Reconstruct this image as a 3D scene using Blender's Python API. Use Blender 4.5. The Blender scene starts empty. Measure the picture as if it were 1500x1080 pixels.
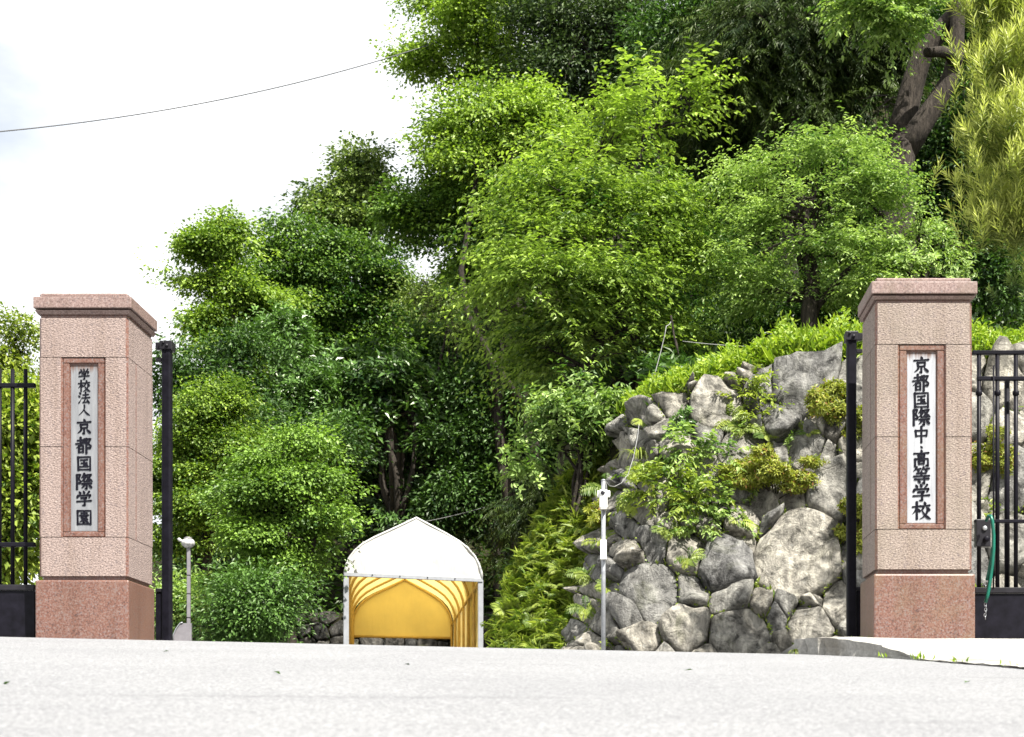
import bpy, bmesh, math, random
import numpy as np
from mathutils import Vector, Matrix, noise as mnoise
R = math.radians
rng = np.random.default_rng(7)
random.seed(7)
S = bpy.context.scene
COL = S.collection

# ------------------------------------------------------------------ camera, sky, sun, exposure
F = 2389.0            # focal length in photograph pixels (photograph 1500 wide)
PX, HY = 900.0, 1100.0  # optical axis / horizon in photograph pixels
CZ = -0.79
cam_d = bpy.data.cameras.new('camera')
cam = bpy.data.objects.new('camera', cam_d)
COL.objects.link(cam)
cam.location = (0, 0, CZ)
cam.rotation_euler = (R(90), 0, 0)
cam_d.sensor_width = 36.0
cam_d.lens = F / 1500 * 36
cam_d.shift_x = (750 - PX) / 1500
cam_d.shift_y = (HY - 540) / 1500
cam_d.clip_start = 0.05
cam_d.clip_end = 2000
cam_d.dof.use_dof = True
cam_d.dof.focus_distance = 15.5
cam_d.dof.aperture_fstop = 5.6
S.camera = cam

SUN_EL, SUN_AZ = R(56), R(37)     # azimuth: to the right of straight behind the camera
world = bpy.data.worlds.new('World')
S.world = world
world.use_nodes = True
wn, wl = world.node_tree.nodes, world.node_tree.links
wn.clear()
w_out = wn.new('ShaderNodeOutputWorld')
w_bg = wn.new('ShaderNodeBackground')
w_bg.inputs['Strength'].default_value = 0.062
w_sky = wn.new('ShaderNodeTexSky')
w_sky.sky_type = 'NISHITA'
w_sky.sun_disc = False
w_sky.sun_elevation = SUN_EL
w_sky.sun_rotation = math.pi - SUN_AZ
w_sky.air_density = 1.0
w_sky.dust_density = 1.5
w_tc = wn.new('ShaderNodeTexCoord')
w_mp = wn.new('ShaderNodeMapping')
w_mp.inputs['Scale'].default_value = (1.0, 1.0, 2.2)
w_mp.inputs['Location'].default_value = (1.12, 0.4, 0.22)
w_nz = wn.new('ShaderNodeTexNoise')
w_nz.inputs['Scale'].default_value = 2.6
w_nz.inputs['Detail'].default_value = 8
w_nz.inputs['Roughness'].default_value = 0.55
w_cr = wn.new('ShaderNodeValToRGB')
w_cr.color_ramp.elements[0].position = 0.29
w_cr.color_ramp.elements[0].color = (.72, .72, .72, 1)
w_cr.color_ramp.elements[1].position = 0.43
w_cr.color_ramp.elements[1].color = (1, 1, 1, 1)
w_mx = wn.new('ShaderNodeMixRGB')
w_n2 = wn.new('ShaderNodeTexNoise')
w_n2.inputs['Scale'].default_value = 4.5
w_n2.inputs['Detail'].default_value = 6
w_c2 = wn.new('ShaderNodeValToRGB')
w_c2.color_ramp.elements[0].position = 0.36
w_c2.color_ramp.elements[0].color = (5.0, 5.3, 5.6, 1)
w_c2.color_ramp.elements[1].position = 0.60
w_c2.color_ramp.elements[1].color = (9.6, 9.7, 9.8, 1)
wl.new(w_mp.outputs['Vector'], w_n2.inputs['Vector'])
wl.new(w_n2.outputs['Fac'], w_c2.inputs['Fac'])
wl.new(w_c2.outputs['Color'], w_mx.inputs['Color2'])
wl.new(w_tc.outputs['Generated'], w_mp.inputs['Vector'])
wl.new(w_mp.outputs['Vector'], w_nz.inputs['Vector'])
wl.new(w_nz.outputs['Fac'], w_cr.inputs['Fac'])
wl.new(w_cr.outputs['Color'], w_mx.inputs['Fac'])
wl.new(w_sky.outputs['Color'], w_mx.inputs['Color1'])
wl.new(w_mx.outputs['Color'], w_bg.inputs['Color'])
wl.new(w_bg.outputs['Background'], w_out.inputs['Surface'])

sun_d = bpy.data.lights.new('sun', 'SUN')
sun_d.energy = 5.0
sun_d.angle = R(0.5)
sun_d.color = (1.0, 0.96, 0.89)
sun = bpy.data.objects.new('sun', sun_d)
COL.objects.link(sun)
sdir = Vector((math.cos(SUN_EL) * math.sin(SUN_AZ), -math.cos(SUN_EL) * math.cos(SUN_AZ), math.sin(SUN_EL)))
sun.rotation_euler = sdir.to_track_quat('Z', 'Y').to_euler()
sun.location = (6, -6, 20)

S.view_settings.view_transform = 'Standard'
S.view_settings.look = 'None'
S.view_settings.gamma = 1.0
S.view_settings.use_curve_mapping = False
S.view_settings.exposure = 1.5
S.render.engine = 'CYCLES'
S.cycles.max_bounces = 7
S.cycles.diffuse_bounces = 4
S.cycles.glossy_bounces = 2
S.cycles.transmission_bounces = 4
S.cycles.transparent_max_bounces = 4
S.cycles.use_denoising = True
S.cycles.caustics_reflective = False
S.cycles.caustics_refractive = False

# ------------------------------------------------------------------ helpers
def P(px, py, Y):
    return Vector(((px - PX) / F * Y, Y, (HY - py) / F * Y + CZ))

def sm(t):
    t = np.clip(t, 0.0, 1.0)
    return t * t * (3 - 2 * t)

def unit(a):
    return a / np.maximum(np.linalg.norm(a, axis=-1, keepdims=True), 1e-9)

def tag(o, label=None, cat=None, group=None, kind=None):
    if label: o['label'] = label
    if cat: o['category'] = cat
    if group: o['group'] = group
    if kind: o['kind'] = kind
    return o

def empty(name, loc=(0, 0, 0), rz=0.0):
    o = bpy.data.objects.new(name, None)
    o.empty_display_size = 0.2
    COL.objects.link(o)
    o.location = loc
    o.rotation_euler = (0, 0, rz)
    return o

def link(name, me, mat=None, parent=None, loc=None):
    o = bpy.data.objects.new(name, me)
    COL.objects.link(o)
    if mat is not None and len(me.materials) == 0:
        for m in (mat if isinstance(mat, (list, tuple)) else [mat]):
            me.materials.append(m)
    if parent is not None:
        o.parent = parent
    if loc is not None:
        o.location = loc
    return o

class MB:
    """collects boxes, tubes, sheets; build() links them as one mesh"""
    def __init__(self):
        self.v = []; self.f = []; self.mi = []; self.sm = []
    def add(self, vs, fs, mi=0, smooth=False):
        b = len(self.v)
        self.v.extend([tuple(p) for p in vs])
        for f in fs:
            self.f.append([b + i for i in f]); self.mi.append(mi); self.sm.append(smooth)
        return self
    def box(self, x0, x1, y0, y1, z0, z1, mi=0):
        vs = [(x0,y0,z0),(x1,y0,z0),(x1,y1,z0),(x0,y1,z0),(x0,y0,z1),(x1,y0,z1),(x1,y1,z1),(x0,y1,z1)]
        fs = [(0,3,2,1),(4,5,6,7),(0,1,5,4),(1,2,6,5),(2,3,7,6),(3,0,4,7)]
        return self.add(vs, fs, mi)
    def tube(self, pts, rad, n=8, caps=True, mi=0, smooth=True):
        pts = [Vector(p) for p in pts]
        if not hasattr(rad, '__len__'): rad = [rad] * len(pts)
        vs, fs = [], []
        up = Vector((0, 0, 1)); prev = None
        for i, p in enumerate(pts):
            d = (pts[min(i + 1, len(pts) - 1)] - pts[max(i - 1, 0)])
            if d.length < 1e-9: d = Vector((0, 0, 1))
            d.normalize()
            if prev is None:
                a = d.cross(Vector((0, 1, 0)) if abs(d.y) < .9 else Vector((1, 0, 0))).normalized()
            else:
                a = (prev - d * prev.dot(d))
                a = a.normalized() if a.length > 1e-6 else d.orthogonal().normalized()
            prev = a
            b = d.cross(a)
            for k in range(n):
                t = 2 * math.pi * k / n
                vs.append(p + (a * math.cos(t) + b * math.sin(t)) * rad[i])
        for i in range(len(pts) - 1):
            for k in range(n):
                k2 = (k + 1) % n
                fs.append((i*n+k, i*n+k2, (i+1)*n+k2, (i+1)*n+k))
        if caps:
            fs.append(tuple(range(n - 1, -1, -1)))
            fs.append(tuple((len(pts)-1)*n + k for k in range(n)))
        return self.add(vs, fs, mi, smooth)
    def lathe(self, prof, c=(0,0,0), n=16, mi=0, axis='z'):
        vs, fs = [], []
        for r, h in prof:
            for k in range(n):
                t = 2*math.pi*k/n
                if axis == 'z': vs.append((c[0]+r*math.cos(t), c[1]+r*math.sin(t), c[2]+h))
                else: vs.append((c[0]+r*math.cos(t), c[1]+h, c[2]+r*math.sin(t)))
        for i in range(len(prof)-1):
            for k in range(n):
                k2=(k+1)%n
                q = (i*n+k, i*n+k2, (i+1)*n+k2, (i+1)*n+k)
                fs.append(q if axis=='z' else q[::-1])
        fs.append(tuple(range(n-1,-1,-1)) if axis=='z' else tuple(range(n)))
        e = tuple((len(prof)-1)*n+k for k in range(n))
        fs.append(e if axis=='z' else e[::-1])
        return self.add(vs, fs, mi, True)
    def build(self, name, mat, parent=None):
        me = bpy.data.meshes.new(name)
        me.from_pydata(self.v, [], self.f)
        me.polygons.foreach_set('material_index', self.mi)
        me.polygons.foreach_set('use_smooth', self.sm)
        me.update()
        return link(name, me, mat, parent)

def bevel_box(name, x0, x1, y0, y1, z0, z1, mats, parent, bev=0.012, seg=1, matbev=None, vertical=False):
    bm = bmesh.new()
    bmesh.ops.create_cube(bm, size=1.0)
    for v in bm.verts:
        v.co = Vector((x0 + (v.co.x + .5) * (x1 - x0), y0 + (v.co.y + .5) * (y1 - y0), z0 + (v.co.z + .5) * (z1 - z0)))
    ed = [e for e in bm.edges if not vertical or abs(e.verts[0].co.z - e.verts[1].co.z) > 1e-5]
    bmesh.ops.bevel(bm, geom=ed, offset=bev, segments=seg, affect='EDGES', profile=.5, material=1 if matbev else -1)
    me = bpy.data.meshes.new(name)
    bm.to_mesh(me); bm.free()
    ms = [mats] + ([matbev] if matbev else [])
    return link(name, me, ms, parent)

def grid_sheet(name, xs, ys, zf, mat, smooth=True, mask=None):
    X, Y = np.meshgrid(np.asarray(xs, float), np.asarray(ys, float))
    Z = zf(X, Y)
    V = np.stack([X, Y, Z], -1).reshape(-1, 3)
    ny, nx = X.shape
    idx = np.arange(nx * ny).reshape(ny, nx)
    Q = np.stack([idx[:-1, :-1], idx[:-1, 1:], idx[1:, 1:], idx[1:, :-1]], -1).reshape(-1, 4)
    me = bpy.data.meshes.new(name)
    set_mesh(me, V, Q, smooth)
    return link(name, me, mat)

def set_mesh(me, V, Q, smooth=False, tone=None):
    V = np.ascontiguousarray(V, np.float32); Q = np.ascontiguousarray(Q, np.int32)
    n, k = Q.shape
    me.vertices.add(len(V)); me.vertices.foreach_set('co', V.ravel())
    me.loops.add(n * k); me.loops.foreach_set('vertex_index', Q.ravel())
    me.polygons.add(n)
    me.polygons.foreach_set('loop_start', np.arange(0, n * k, k, dtype=np.int32))
    me.polygons.foreach_set('use_smooth', np.full(n, bool(smooth)))
    if tone is not None:
        a = me.attributes.new('tone', 'FLOAT', 'POINT')
        a.data.foreach_set('value', np.ascontiguousarray(tone, np.float32))
    me.update()
    return me

# ------------------------------------------------------------------ materials
def nodes_of(name):
    m = bpy.data.materials.new(name)
    m.use_nodes = True
    nt = m.node_tree
    nt.nodes.clear()
    return m, nt.nodes, nt.links

def new(n, t, **kw):
    x = n.new(t)
    for k, v in kw.items(): setattr(x, k, v)
    return x

def noise_n(n, l, vec, scale, detail=4, rough=.55, dist=0.0):
    x = n.new('ShaderNodeTexNoise')
    x.inputs['Scale'].default_value = scale
    x.inputs['Detail'].default_value = detail
    x.inputs['Roughness'].default_value = rough
    x.inputs['Distortion'].default_value = dist
    l.new(vec, x.inputs['Vector'])
    return x

def ramp(n, l, fac, stops):
    x = n.new('ShaderNodeValToRGB')
    e = x.color_ramp.elements
    while len(e) < len(stops): e.new(.5)
    for i, (p, c) in enumerate(stops):
        e[i].position = p
        e[i].color = c if len(c) == 4 else (*c, 1)
    l.new(fac, x.inputs['Fac'])
    return x

def mix(n, l, fac, a, b, mode='MIX'):
    x = n.new('ShaderNodeMixRGB'); x.blend_type = mode
    for s, v in (('Fac', fac), ('Color1', a), ('Color2', b)):
        if isinstance(v, (int, float)): x.inputs[s].default_value = v
        elif isinstance(v, tuple): x.inputs[s].default_value = v if len(v) == 4 else (*v, 1)
        else: l.new(v, x.inputs[s])
    return x

def finish(n, l, color, rough=.6, bump=None, bump_s=.3, bump_d=.01, spec=.5, metal=0.0, rough_sock=None):
    out = n.new('ShaderNodeOutputMaterial'); b = n.new('ShaderNodeBsdfPrincipled')
    if isinstance(color, tuple): b.inputs['Base Color'].default_value = (*color[:3], 1)
    else: l.new(color, b.inputs['Base Color'])
    b.inputs['Roughness'].default_value = rough
    if rough_sock is not None: l.new(rough_sock, b.inputs['Roughness'])
    b.inputs['Metallic'].default_value = metal
    b.inputs['Specular IOR Level'].default_value = spec
    if bump is not None:
        bp = n.new('ShaderNodeBump')
        bp.inputs['Strength'].default_value = bump_s
        bp.inputs['Distance'].default_value = bump_d
        l.new(bump, bp.inputs['Height']); l.new(bp.outputs['Normal'], b.inputs['Normal'])
    l.new(b.outputs['BSDF'], out.inputs['Surface'])
    return b

def mat_granite(name, stops, grain, rough, bump_s, stain, polished=False, stain_amt=.5):
    m, n, l = nodes_of(name)
    tc = n.new('ShaderNodeTexCoord')
    v = tc.outputs['Object']
    a = noise_n(n, l, v, grain, 3, .7)
    c = ramp(n, l, a.outputs['Fac'], stops)
    vo = n.new('ShaderNodeTexVoronoi'); vo.inputs['Scale'].default_value = grain * 1.1
    l.new(v, vo.inputs['Vector'])
    sp = ramp(n, l, vo.outputs['Color'], [(.80, (0, 0, 0)), (.86, (1, 1, 1))])
    c2 = mix(n, l, sp.outputs['Color'], c.outputs['Color'], (.13, .10, .10))
    c2.inputs['Fac'].default_value = 0
    f = n.new('ShaderNodeMath'); f.operation = 'MULTIPLY'; f.inputs[1].default_value = .65
    l.new(sp.outputs['Color'], f.inputs[0]); l.new(f.outputs[0], c2.inputs['Fac'])
    st = noise_n(n, l, v, 2.6, 6, .65)
    sr = ramp(n, l, st.outputs['Fac'], [(.45, (0, 0, 0)), (.75, (1, 1, 1))])
    f2 = n.new('ShaderNodeMath'); f2.operation = 'MULTIPLY'; f2.inputs[1].default_value = stain_amt
    l.new(sr.outputs['Color'], f2.inputs[0])
    c3 = mix(n, l, f2.outputs[0], c2.outputs['Color'], stain)
    smp = n.new('ShaderNodeMapping'); smp.inputs['Scale'].default_value = (11, 11, .8); l.new(v, smp.inputs['Vector'])
    sn = noise_n(n, l, smp.outputs['Vector'], 1.0, 5, .65)
    srn = ramp(n, l, sn.outputs['Fac'], [(.36, (.80, .77, .73)), (.52, (1, 1, 1)), (.70, (1.07, 1.07, 1.07))])
    c3 = mix(n, l, .8, c3.outputs['Color'], srn.outputs['Color'], 'MULTIPLY')
    if polished:
        finish(n, l, c3.outputs['Color'], rough, a.outputs['Fac'], bump_s, .003)
    else:
        mp = n.new('ShaderNodeMapping'); mp.inputs['Rotation'].default_value = (0, R(35), 0); mp.inputs['Scale'].default_value = (1.0, 1.0, 2.2)
        l.new(v, mp.inputs['Vector'])
        h = noise_n(n, l, mp.outputs['Vector'], 55, 2, .6)
        finish(n, l, c3.outputs['Color'], rough, h.outputs['Fac'], bump_s, .02)
    return m

PINK = [(0.3, (0.06, 0.052, 0.051)), (0.42, (0.18, 0.133, 0.118)), (0.52, (0.264, 0.199, 0.175)), (0.66, (0.328, 0.262, 0.235)), (0.8, (0.376, 0.319, 0.291))]
RED = [(0.32, (0.036, 0.027, 0.027)), (0.43, (0.116, 0.049, 0.034)), (0.52, (0.168, 0.078, 0.055)), (0.6, (0.144, 0.107, 0.097)), (0.72, (0.224, 0.174, 0.162))]
M_ROUGH = mat_granite('pink_granite_hammered', PINK, 85, .8, .5, (.19, .14, .12), stain_amt=.35)
M_ROUGH2 = mat_granite('tan_granite_hammered', [(p, (c[0]*.93, c[1]*.97, c[2]*.93)) for p, c in PINK], 85, .8, .42, (.15, .125, .09), stain_amt=.6)
M_POL = mat_granite('red_granite_polished', RED, 85, .34, .05, (.20, .12, .085), polished=True, stain_amt=.35)
M_POL2 = mat_granite('red_granite_polished_weathered', RED, 85, .42, .05, (.16, .115, .06), polished=True, stain_amt=.6)
CAPC = [(0.3, (0.071, 0.049, 0.044)), (0.42, (0.156, 0.1, 0.087)), (0.55, (0.226, 0.155, 0.138)), (0.7, (0.291, 0.232, 0.211))]
M_CAP = mat_granite('red_granite_cap', CAPC, 85, .5, .12, (.15, .11, .09), polished=True, stain_amt=.5)
M_CAP2 = mat_granite('red_granite_cap_weathered', CAPC, 85, .55, .12, (.12, .09, .055), polished=True, stain_amt=.75)

def mat_plaque(name='grey_plaque_stone', f=1.0):
    m, n, l = nodes_of(name)
    tc = n.new('ShaderNodeTexCoord'); v = tc.outputs['Object']
    mp = n.new('ShaderNodeMapping'); mp.inputs['Scale'].default_value = (9, 9, .9); l.new(v, mp.inputs['Vector'])
    a = noise_n(n, l, mp.outputs['Vector'], 3.0, 6, .65)
    c = ramp(n, l, a.outputs['Fac'], [(.3, (.13*f, .134*f, .145*f)), (.55, (.18*f, .185*f, .195*f)), (.75, (.24*f, .245*f, .25*f))])
    # rust runs from the top edge (a stain with its own shape)
    sx = n.new('ShaderNodeSeparateXYZ'); l.new(v, sx.inputs[0])
    mp2 = n.new('ShaderNodeMapping'); mp2.inputs['Scale'].default_value = (30, 30, 2); l.new(v, mp2.inputs['Vector'])
    b = noise_n(n, l, mp2.outputs['Vector'], 1.0, 3, .6)
    md = n.new('ShaderNodeMath'); md.operation = 'MULTIPLY_ADD'; md.inputs[1].default_value = .16; md.inputs[2].default_value = -.075
    l.new(b.outputs['Fac'], md.inputs[0])
    ad = n.new('ShaderNodeMath'); ad.operation = 'ADD'; l.new(sx.outputs['Z'], ad.inputs[0]); l.new(md.outputs[0], ad.inputs[1])
    r = n.new('ShaderNodeMapRange'); r.inputs['From Min'].default_value = -.05; r.inputs['From Max'].default_value = .0
    l.new(ad.outputs[0], r.inputs['Value'])
    c2 = mix(n, l, r.outputs[0], c.outputs['Color'], (.10, .055, .04))
    finish(n, l, c2.outputs['Color'], .75, a.outputs['Fac'], .1, .004)
    return m
M_PLAQ = mat_plaque()
M_PLAQ2 = mat_plaque('pale_plaque_stone', 1.75)

def mat_simple(name, col, rough=.5, metal=0.0, nscale=8, var=.25, bump=.05, spec=.5, bump_d=.004):
    m, n, l = nodes_of(name)
    tc = n.new('ShaderNodeTexCoord')
    a = noise_n(n, l, tc.outputs['Object'], nscale, 5, .6)
    c = ramp(n, l, a.outputs['Fac'], [(.3, tuple(x * (1 - var) for x in col)), (.7, tuple(min(1, x * (1 + var)) for x in col))])
    finish(n, l, c.outputs['Color'], rough, a.outputs['Fac'], bump, bump_d, spec, metal)
    return m
M_INK = mat_simple('black_carved_paint', (.006, .006, .010), .6, 0, 30, .4, .05, .08)
M_BLACK = mat_simple('black_painted_steel', (.006, .0055, .009), .45, 0, 14, .5, .08, .12)
M_STEELD = mat_simple('dull_dark_steel', (.012, .011, .014), .45, 0, 14, .4, .08, .25)
M_GALV = mat_simple('galvanised_steel', (.30, .31, .325), .42, .55, 25, .2, .05)
M_WHITEP = mat_simple('white_plastic', (.75, .74, .72), .4, 0, 6, .08)
M_LENS = mat_simple('dark_lens_glass', (.02, .02, .025), .08, 0, 4, .2, 0)
M_FRAME = mat_simple('pale_grey_tent_frame', (.30, .31, .33), .45, .1, 10, .12)
M_GREEN = mat_simple('green_plastic_tube', (.0, .10, .066), .35, 0, 10, .2)
M_POLEG = mat_simple('grey_lamp_post', (.16, .15, .16), .5, 0, 12, .15)
M_CABLE = mat_simple('black_cable', (.05, .05, .055), .6, 0, 10, .2)
M_CABLEW = mat_simple('pale_cable', (.20, .20, .195), .6, 0, 10, .2)

def mat_tent(name, col, trans, tcol, folds=.3):
    m, n, l = nodes_of(name)
    tc = n.new('ShaderNodeTexCoord')
    mp = n.new('ShaderNodeMapping'); mp.inputs['Scale'].default_value = (1, 1, .25); l.new(tc.outputs['Object'], mp.inputs['Vector'])
    a = noise_n(n, l, mp.outputs['Vector'], 5.0, 4, .5, .3)
    d = noise_n(n, l, tc.outputs['Object'], 1.6, 5, .6)
    c = ramp(n, l, d.outputs['Fac'], [(.3, tuple(x * .88 for x in col)), (.6, col)])
    out = n.new('ShaderNodeOutputMaterial')
    bp = n.new('ShaderNodeBump'); bp.inputs['Strength'].default_value = folds; bp.inputs['Distance'].default_value = .05
    l.new(a.outputs['Fac'], bp.inputs['Height'])
    df = n.new('ShaderNodeBsdfDiffuse'); l.new(c.outputs['Color'], df.inputs['Color']); l.new(bp.outputs['Normal'], df.inputs['Normal'])
    tr = n.new('ShaderNodeBsdfTranslucent'); tr.inputs['Color'].default_value = (*tcol, 1); l.new(bp.outputs['Normal'], tr.inputs['Normal'])
    mx = n.new('ShaderNodeMixShader'); mx.inputs['Fac'].default_value = trans
    l.new(df.outputs[0], mx.inputs[1]); l.new(tr.outputs[0], mx.inputs[2])
    l.new(mx.outputs[0], out.inputs['Surface'])
    return m
M_TENTW = mat_tent('white_tarpaulin', (.56, .56, .545), .10, (.6, .58, .5), .8)
M_TENTY = mat_tent('yellow_tarpaulin', (.95, .76, .31), .5, (.98, .82, .38), .18)
M_TENTF = mat_tent('yellow_roof_tarpaulin', (.92, .77, .36), .42, (.96, .77, .29), .18)
M_TENTB = mat_tent('yellow_back_tarpaulin', (.95, .80, .40), .14, (.96, .80, .38), .18)
M_TENTR = mat_simple('ochre_rib_sleeve', (.52, .36, .13), .7, 0, 10, .15)

def mat_asphalt():
    m, n, l = nodes_of('worn_pale_asphalt')
    tc = n.new('ShaderNodeTexCoord'); v = tc.outputs['Object']
    a = noise_n(n, l, v, 75, 4, .8)
    b = noise_n(n, l, v, .9, 5, .6)
    g = noise_n(n, l, v, 24, 4, .7)
    c = ramp(n, l, a.outputs['Fac'], [(.34, (.105, .108, .114)), (.5, (.218, .220, .226)), (.66, (.40, .40, .40))])
    br = ramp(n, l, b.outputs['Fac'], [(.3, (.86, .86, .87)), (.7, (1, 1, 1))])
    c2 = mix(n, l, 1.0, c.outputs['Color'], br.outputs['Color'], 'MULTIPLY')
    gr = ramp(n, l, g.outputs['Fac'], [(.35, (.86, .86, .86)), (.6, (1, 1, 1))])
    c3 = mix(n, l, 1.0, c2.outputs['Color'], gr.outputs['Color'], 'MULTIPLY')
    # dark crack-seal streaks running across, and sparse ochre grit
    mp = n.new('ShaderNodeMapping'); mp.inputs['Scale'].default_value = (.25, 2.2, 1); l.new(v, mp.inputs['Vector'])
    s = noise_n(n, l, mp.outputs['Vector'], 1.6, 6, .65)
    srp = ramp(n, l, s.outputs['Fac'], [(.60, (1, 1, 1)), (.75, (.72, .72, .73))])
    c4 = mix(n, l, 1.0, c3.outputs['Color'], srp.outputs['Color'], 'MULTIPLY')
    h = noise_n(n, l, v, 95, 4, .8)
    finish(n, l, c4.outputs['Color'], .85, h.outputs['Fac'], .7, .012, .3)
    return m
M_ASPH = mat_asphalt()

def mat_concrete():
    m, n, l = nodes_of('old_concrete_slab')
    tc = n.new('ShaderNodeTexCoord'); v = tc.outputs['Object']
    a = noise_n(n, l, v, 40, 6, .7); b = noise_n(n, l, v, 2.0, 6, .65)
    c = ramp(n, l, a.outputs['Fac'], [(.3, (.22, .215, .20)), (.6, (.34, .33, .305)), (.8, (.42, .41, .385))])
    br = ramp(n, l, b.outputs['Fac'], [(.32, (.66, .63, .58)), (.5, (1, 1, 1))])
    c2 = mix(n, l, 1.0, c.outputs['Color'], br.outputs['Color'], 'MULTIPLY')
    finish(n, l, c2.outputs['Color'], .85, a.outputs['Fac'], .5, .015, .3)
    return m
M_CONC = mat_concrete()

def mat_rock(name, lo, mid, hi, moss=.35):
    m, n, l = nodes_of(name)
    tc = n.new('ShaderNodeTexCoord')
    oi = n.new('ShaderNodeObjectInfo')
    ad = n.new('ShaderNodeVectorMath'); ad.operation = 'ADD'
    sc = n.new('ShaderNodeMath'); sc.operation = 'MULTIPLY'; sc.inputs[1].default_value = 37.0
    l.new(oi.outputs['Random'], sc.inputs[0])
    l.new(tc.outputs['Object'], ad.inputs[0]); l.new(sc.outputs[0], ad.inputs[1])
    v = ad.outputs[0]
    a = noise_n(n, l, v, 5.0, 9, .72, .6)
    b = noise_n(n, l, v, 1.6, 6, .6, 1.2)
    fine = noise_n(n, l, v, 38, 5, .75)
    c = ramp(n, l, a.outputs['Fac'], [(.35, lo), (.46, mid), (.56, tuple(x*.35+y*.65 for x, y in zip(mid, hi))), (.66, hi)])
    # each stone its own tint
    rt = ramp(n, l, oi.outputs['Random'], [(0, (.66, .67, .70)), (.35, (.9, .9, .88)), (.7, (1.1, 1.06, .98)), (1, (1.35, 1.31, 1.22))])
    c1 = mix(n, l, 1.0, c.outputs['Color'], rt.outputs['Color'], 'MULTIPLY')
    # pale lichen spots, dark seams
    vo = n.new('ShaderNodeTexVoronoi'); vo.inputs['Scale'].default_value = 9; l.new(v, vo.inputs['Vector'])
    lr = ramp(n, l, vo.outputs['Distance'], [(.10, (1, 1, 1)), (.20, (0, 0, 0))])
    lf = n.new('ShaderNodeMath'); lf.operation = 'MULTIPLY'; l.new(lr.outputs['Color'], lf.inputs[0]); l.new(fine.outputs['Fac'], lf.inputs[1])
    c2 = mix(n, l, lf.outputs[0], c1.outputs['Color'], (.36, .36, .33))
    wv = n.new('ShaderNodeTexVoronoi'); wv.feature = 'DISTANCE_TO_EDGE'; wv.inputs['Scale'].default_value = 2.2
    dm = mix(n, l, .35, v, b.outputs['Color'])
    l.new(dm.outputs['Color'], wv.inputs['Vector'])
    cr = ramp(n, l, wv.outputs['Distance'], [(.0, (.45, .44, .42)), (.06, (1, 1, 1))])
    c3 = mix(n, l, .55, c2.outputs['Color'], cr.outputs['Color'], 'MULTIPLY')
    smp = n.new('ShaderNodeMapping'); smp.inputs['Scale'].default_value = (7, 7, .9); l.new(v, smp.inputs['Vector'])
    stn = noise_n(n, l, smp.outputs['Vector'], 1.3, 6, .7)
    str_ = ramp(n, l, stn.outputs['Fac'], [(.42, (.52, .52, .53)), (.55, (1, 1, 1)), (.68, (1.45, 1.45, 1.42))])
    c3 = mix(n, l, .75, c3.outputs['Color'], str_.outputs['Color'], 'MULTIPLY')
    mo = ramp(n, l, b.outputs['Fac'], [(.58, (0, 0, 0)), (.72, (1, 1, 1))])
    mf = n.new('ShaderNodeMath'); mf.operation = 'MULTIPLY'; mf.inputs[1].default_value = moss; l.new(mo.outputs['Color'], mf.inputs[0])
    c4 = mix(n, l, mf.outputs[0], c3.outputs['Color'], (.12, .13, .055))
    hm = mix(n, l, .35, a.outputs['Fac'], fine.outputs['Fac'])
    hh = mix(n, l, .4, hm.outputs['Color'], cr.outputs['Color'], 'MULTIPLY')
    finish(n, l, c4.outputs['Color'], .92, hh.outputs['Color'], 1.0, .13, .15)
    return m
M_ROCK = mat_rock('weathered_grey_rock', (.055, .053, .049), (.225, .218, .20), (.47, .455, .415))
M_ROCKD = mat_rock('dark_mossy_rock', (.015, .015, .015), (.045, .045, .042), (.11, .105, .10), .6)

def mat_soil():
    m, n, l = nodes_of('dark_hill_soil')
    tc = n.new('ShaderNodeTexCoord'); v = tc.outputs['Object']
    a = noise_n(n, l, v, 3, 8, .7)
    c = ramp(n, l, a.outputs['Fac'], [(.3, (.018, .017, .010)), (.55, (.035, .034, .016)), (.75, (.05, .055, .022))])
    finish(n, l, c.outputs['Color'], .95, a.outputs['Fac'], .8, .2, .1)
    return m
M_SOIL = mat_soil()

def mat_bark(name, lo, hi):
    m, n, l = nodes_of(name)
    tc = n.new('ShaderNodeTexCoord'); v = tc.outputs['Object']
    mp = n.new('ShaderNodeMapping'); mp.inputs['Scale'].default_value = (1, 1, .22); l.new(v, mp.inputs['Vector'])
    a = noise_n(n, l, mp.outputs['Vector'], 22, 6, .7, .4)
    c = ramp(n, l, a.outputs['Fac'], [(.35, lo), (.65, hi)])
    finish(n, l, c.outputs['Color'], .9, a.outputs['Fac'], .9, .05, .2)
    return m
M_BARK = mat_bark('grey_brown_bark', (.014, .011, .009), (.062, .051, .04))
M_BARKD = mat_bark('dark_bark', (.018, .015, .012), (.06, .05, .04))

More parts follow.
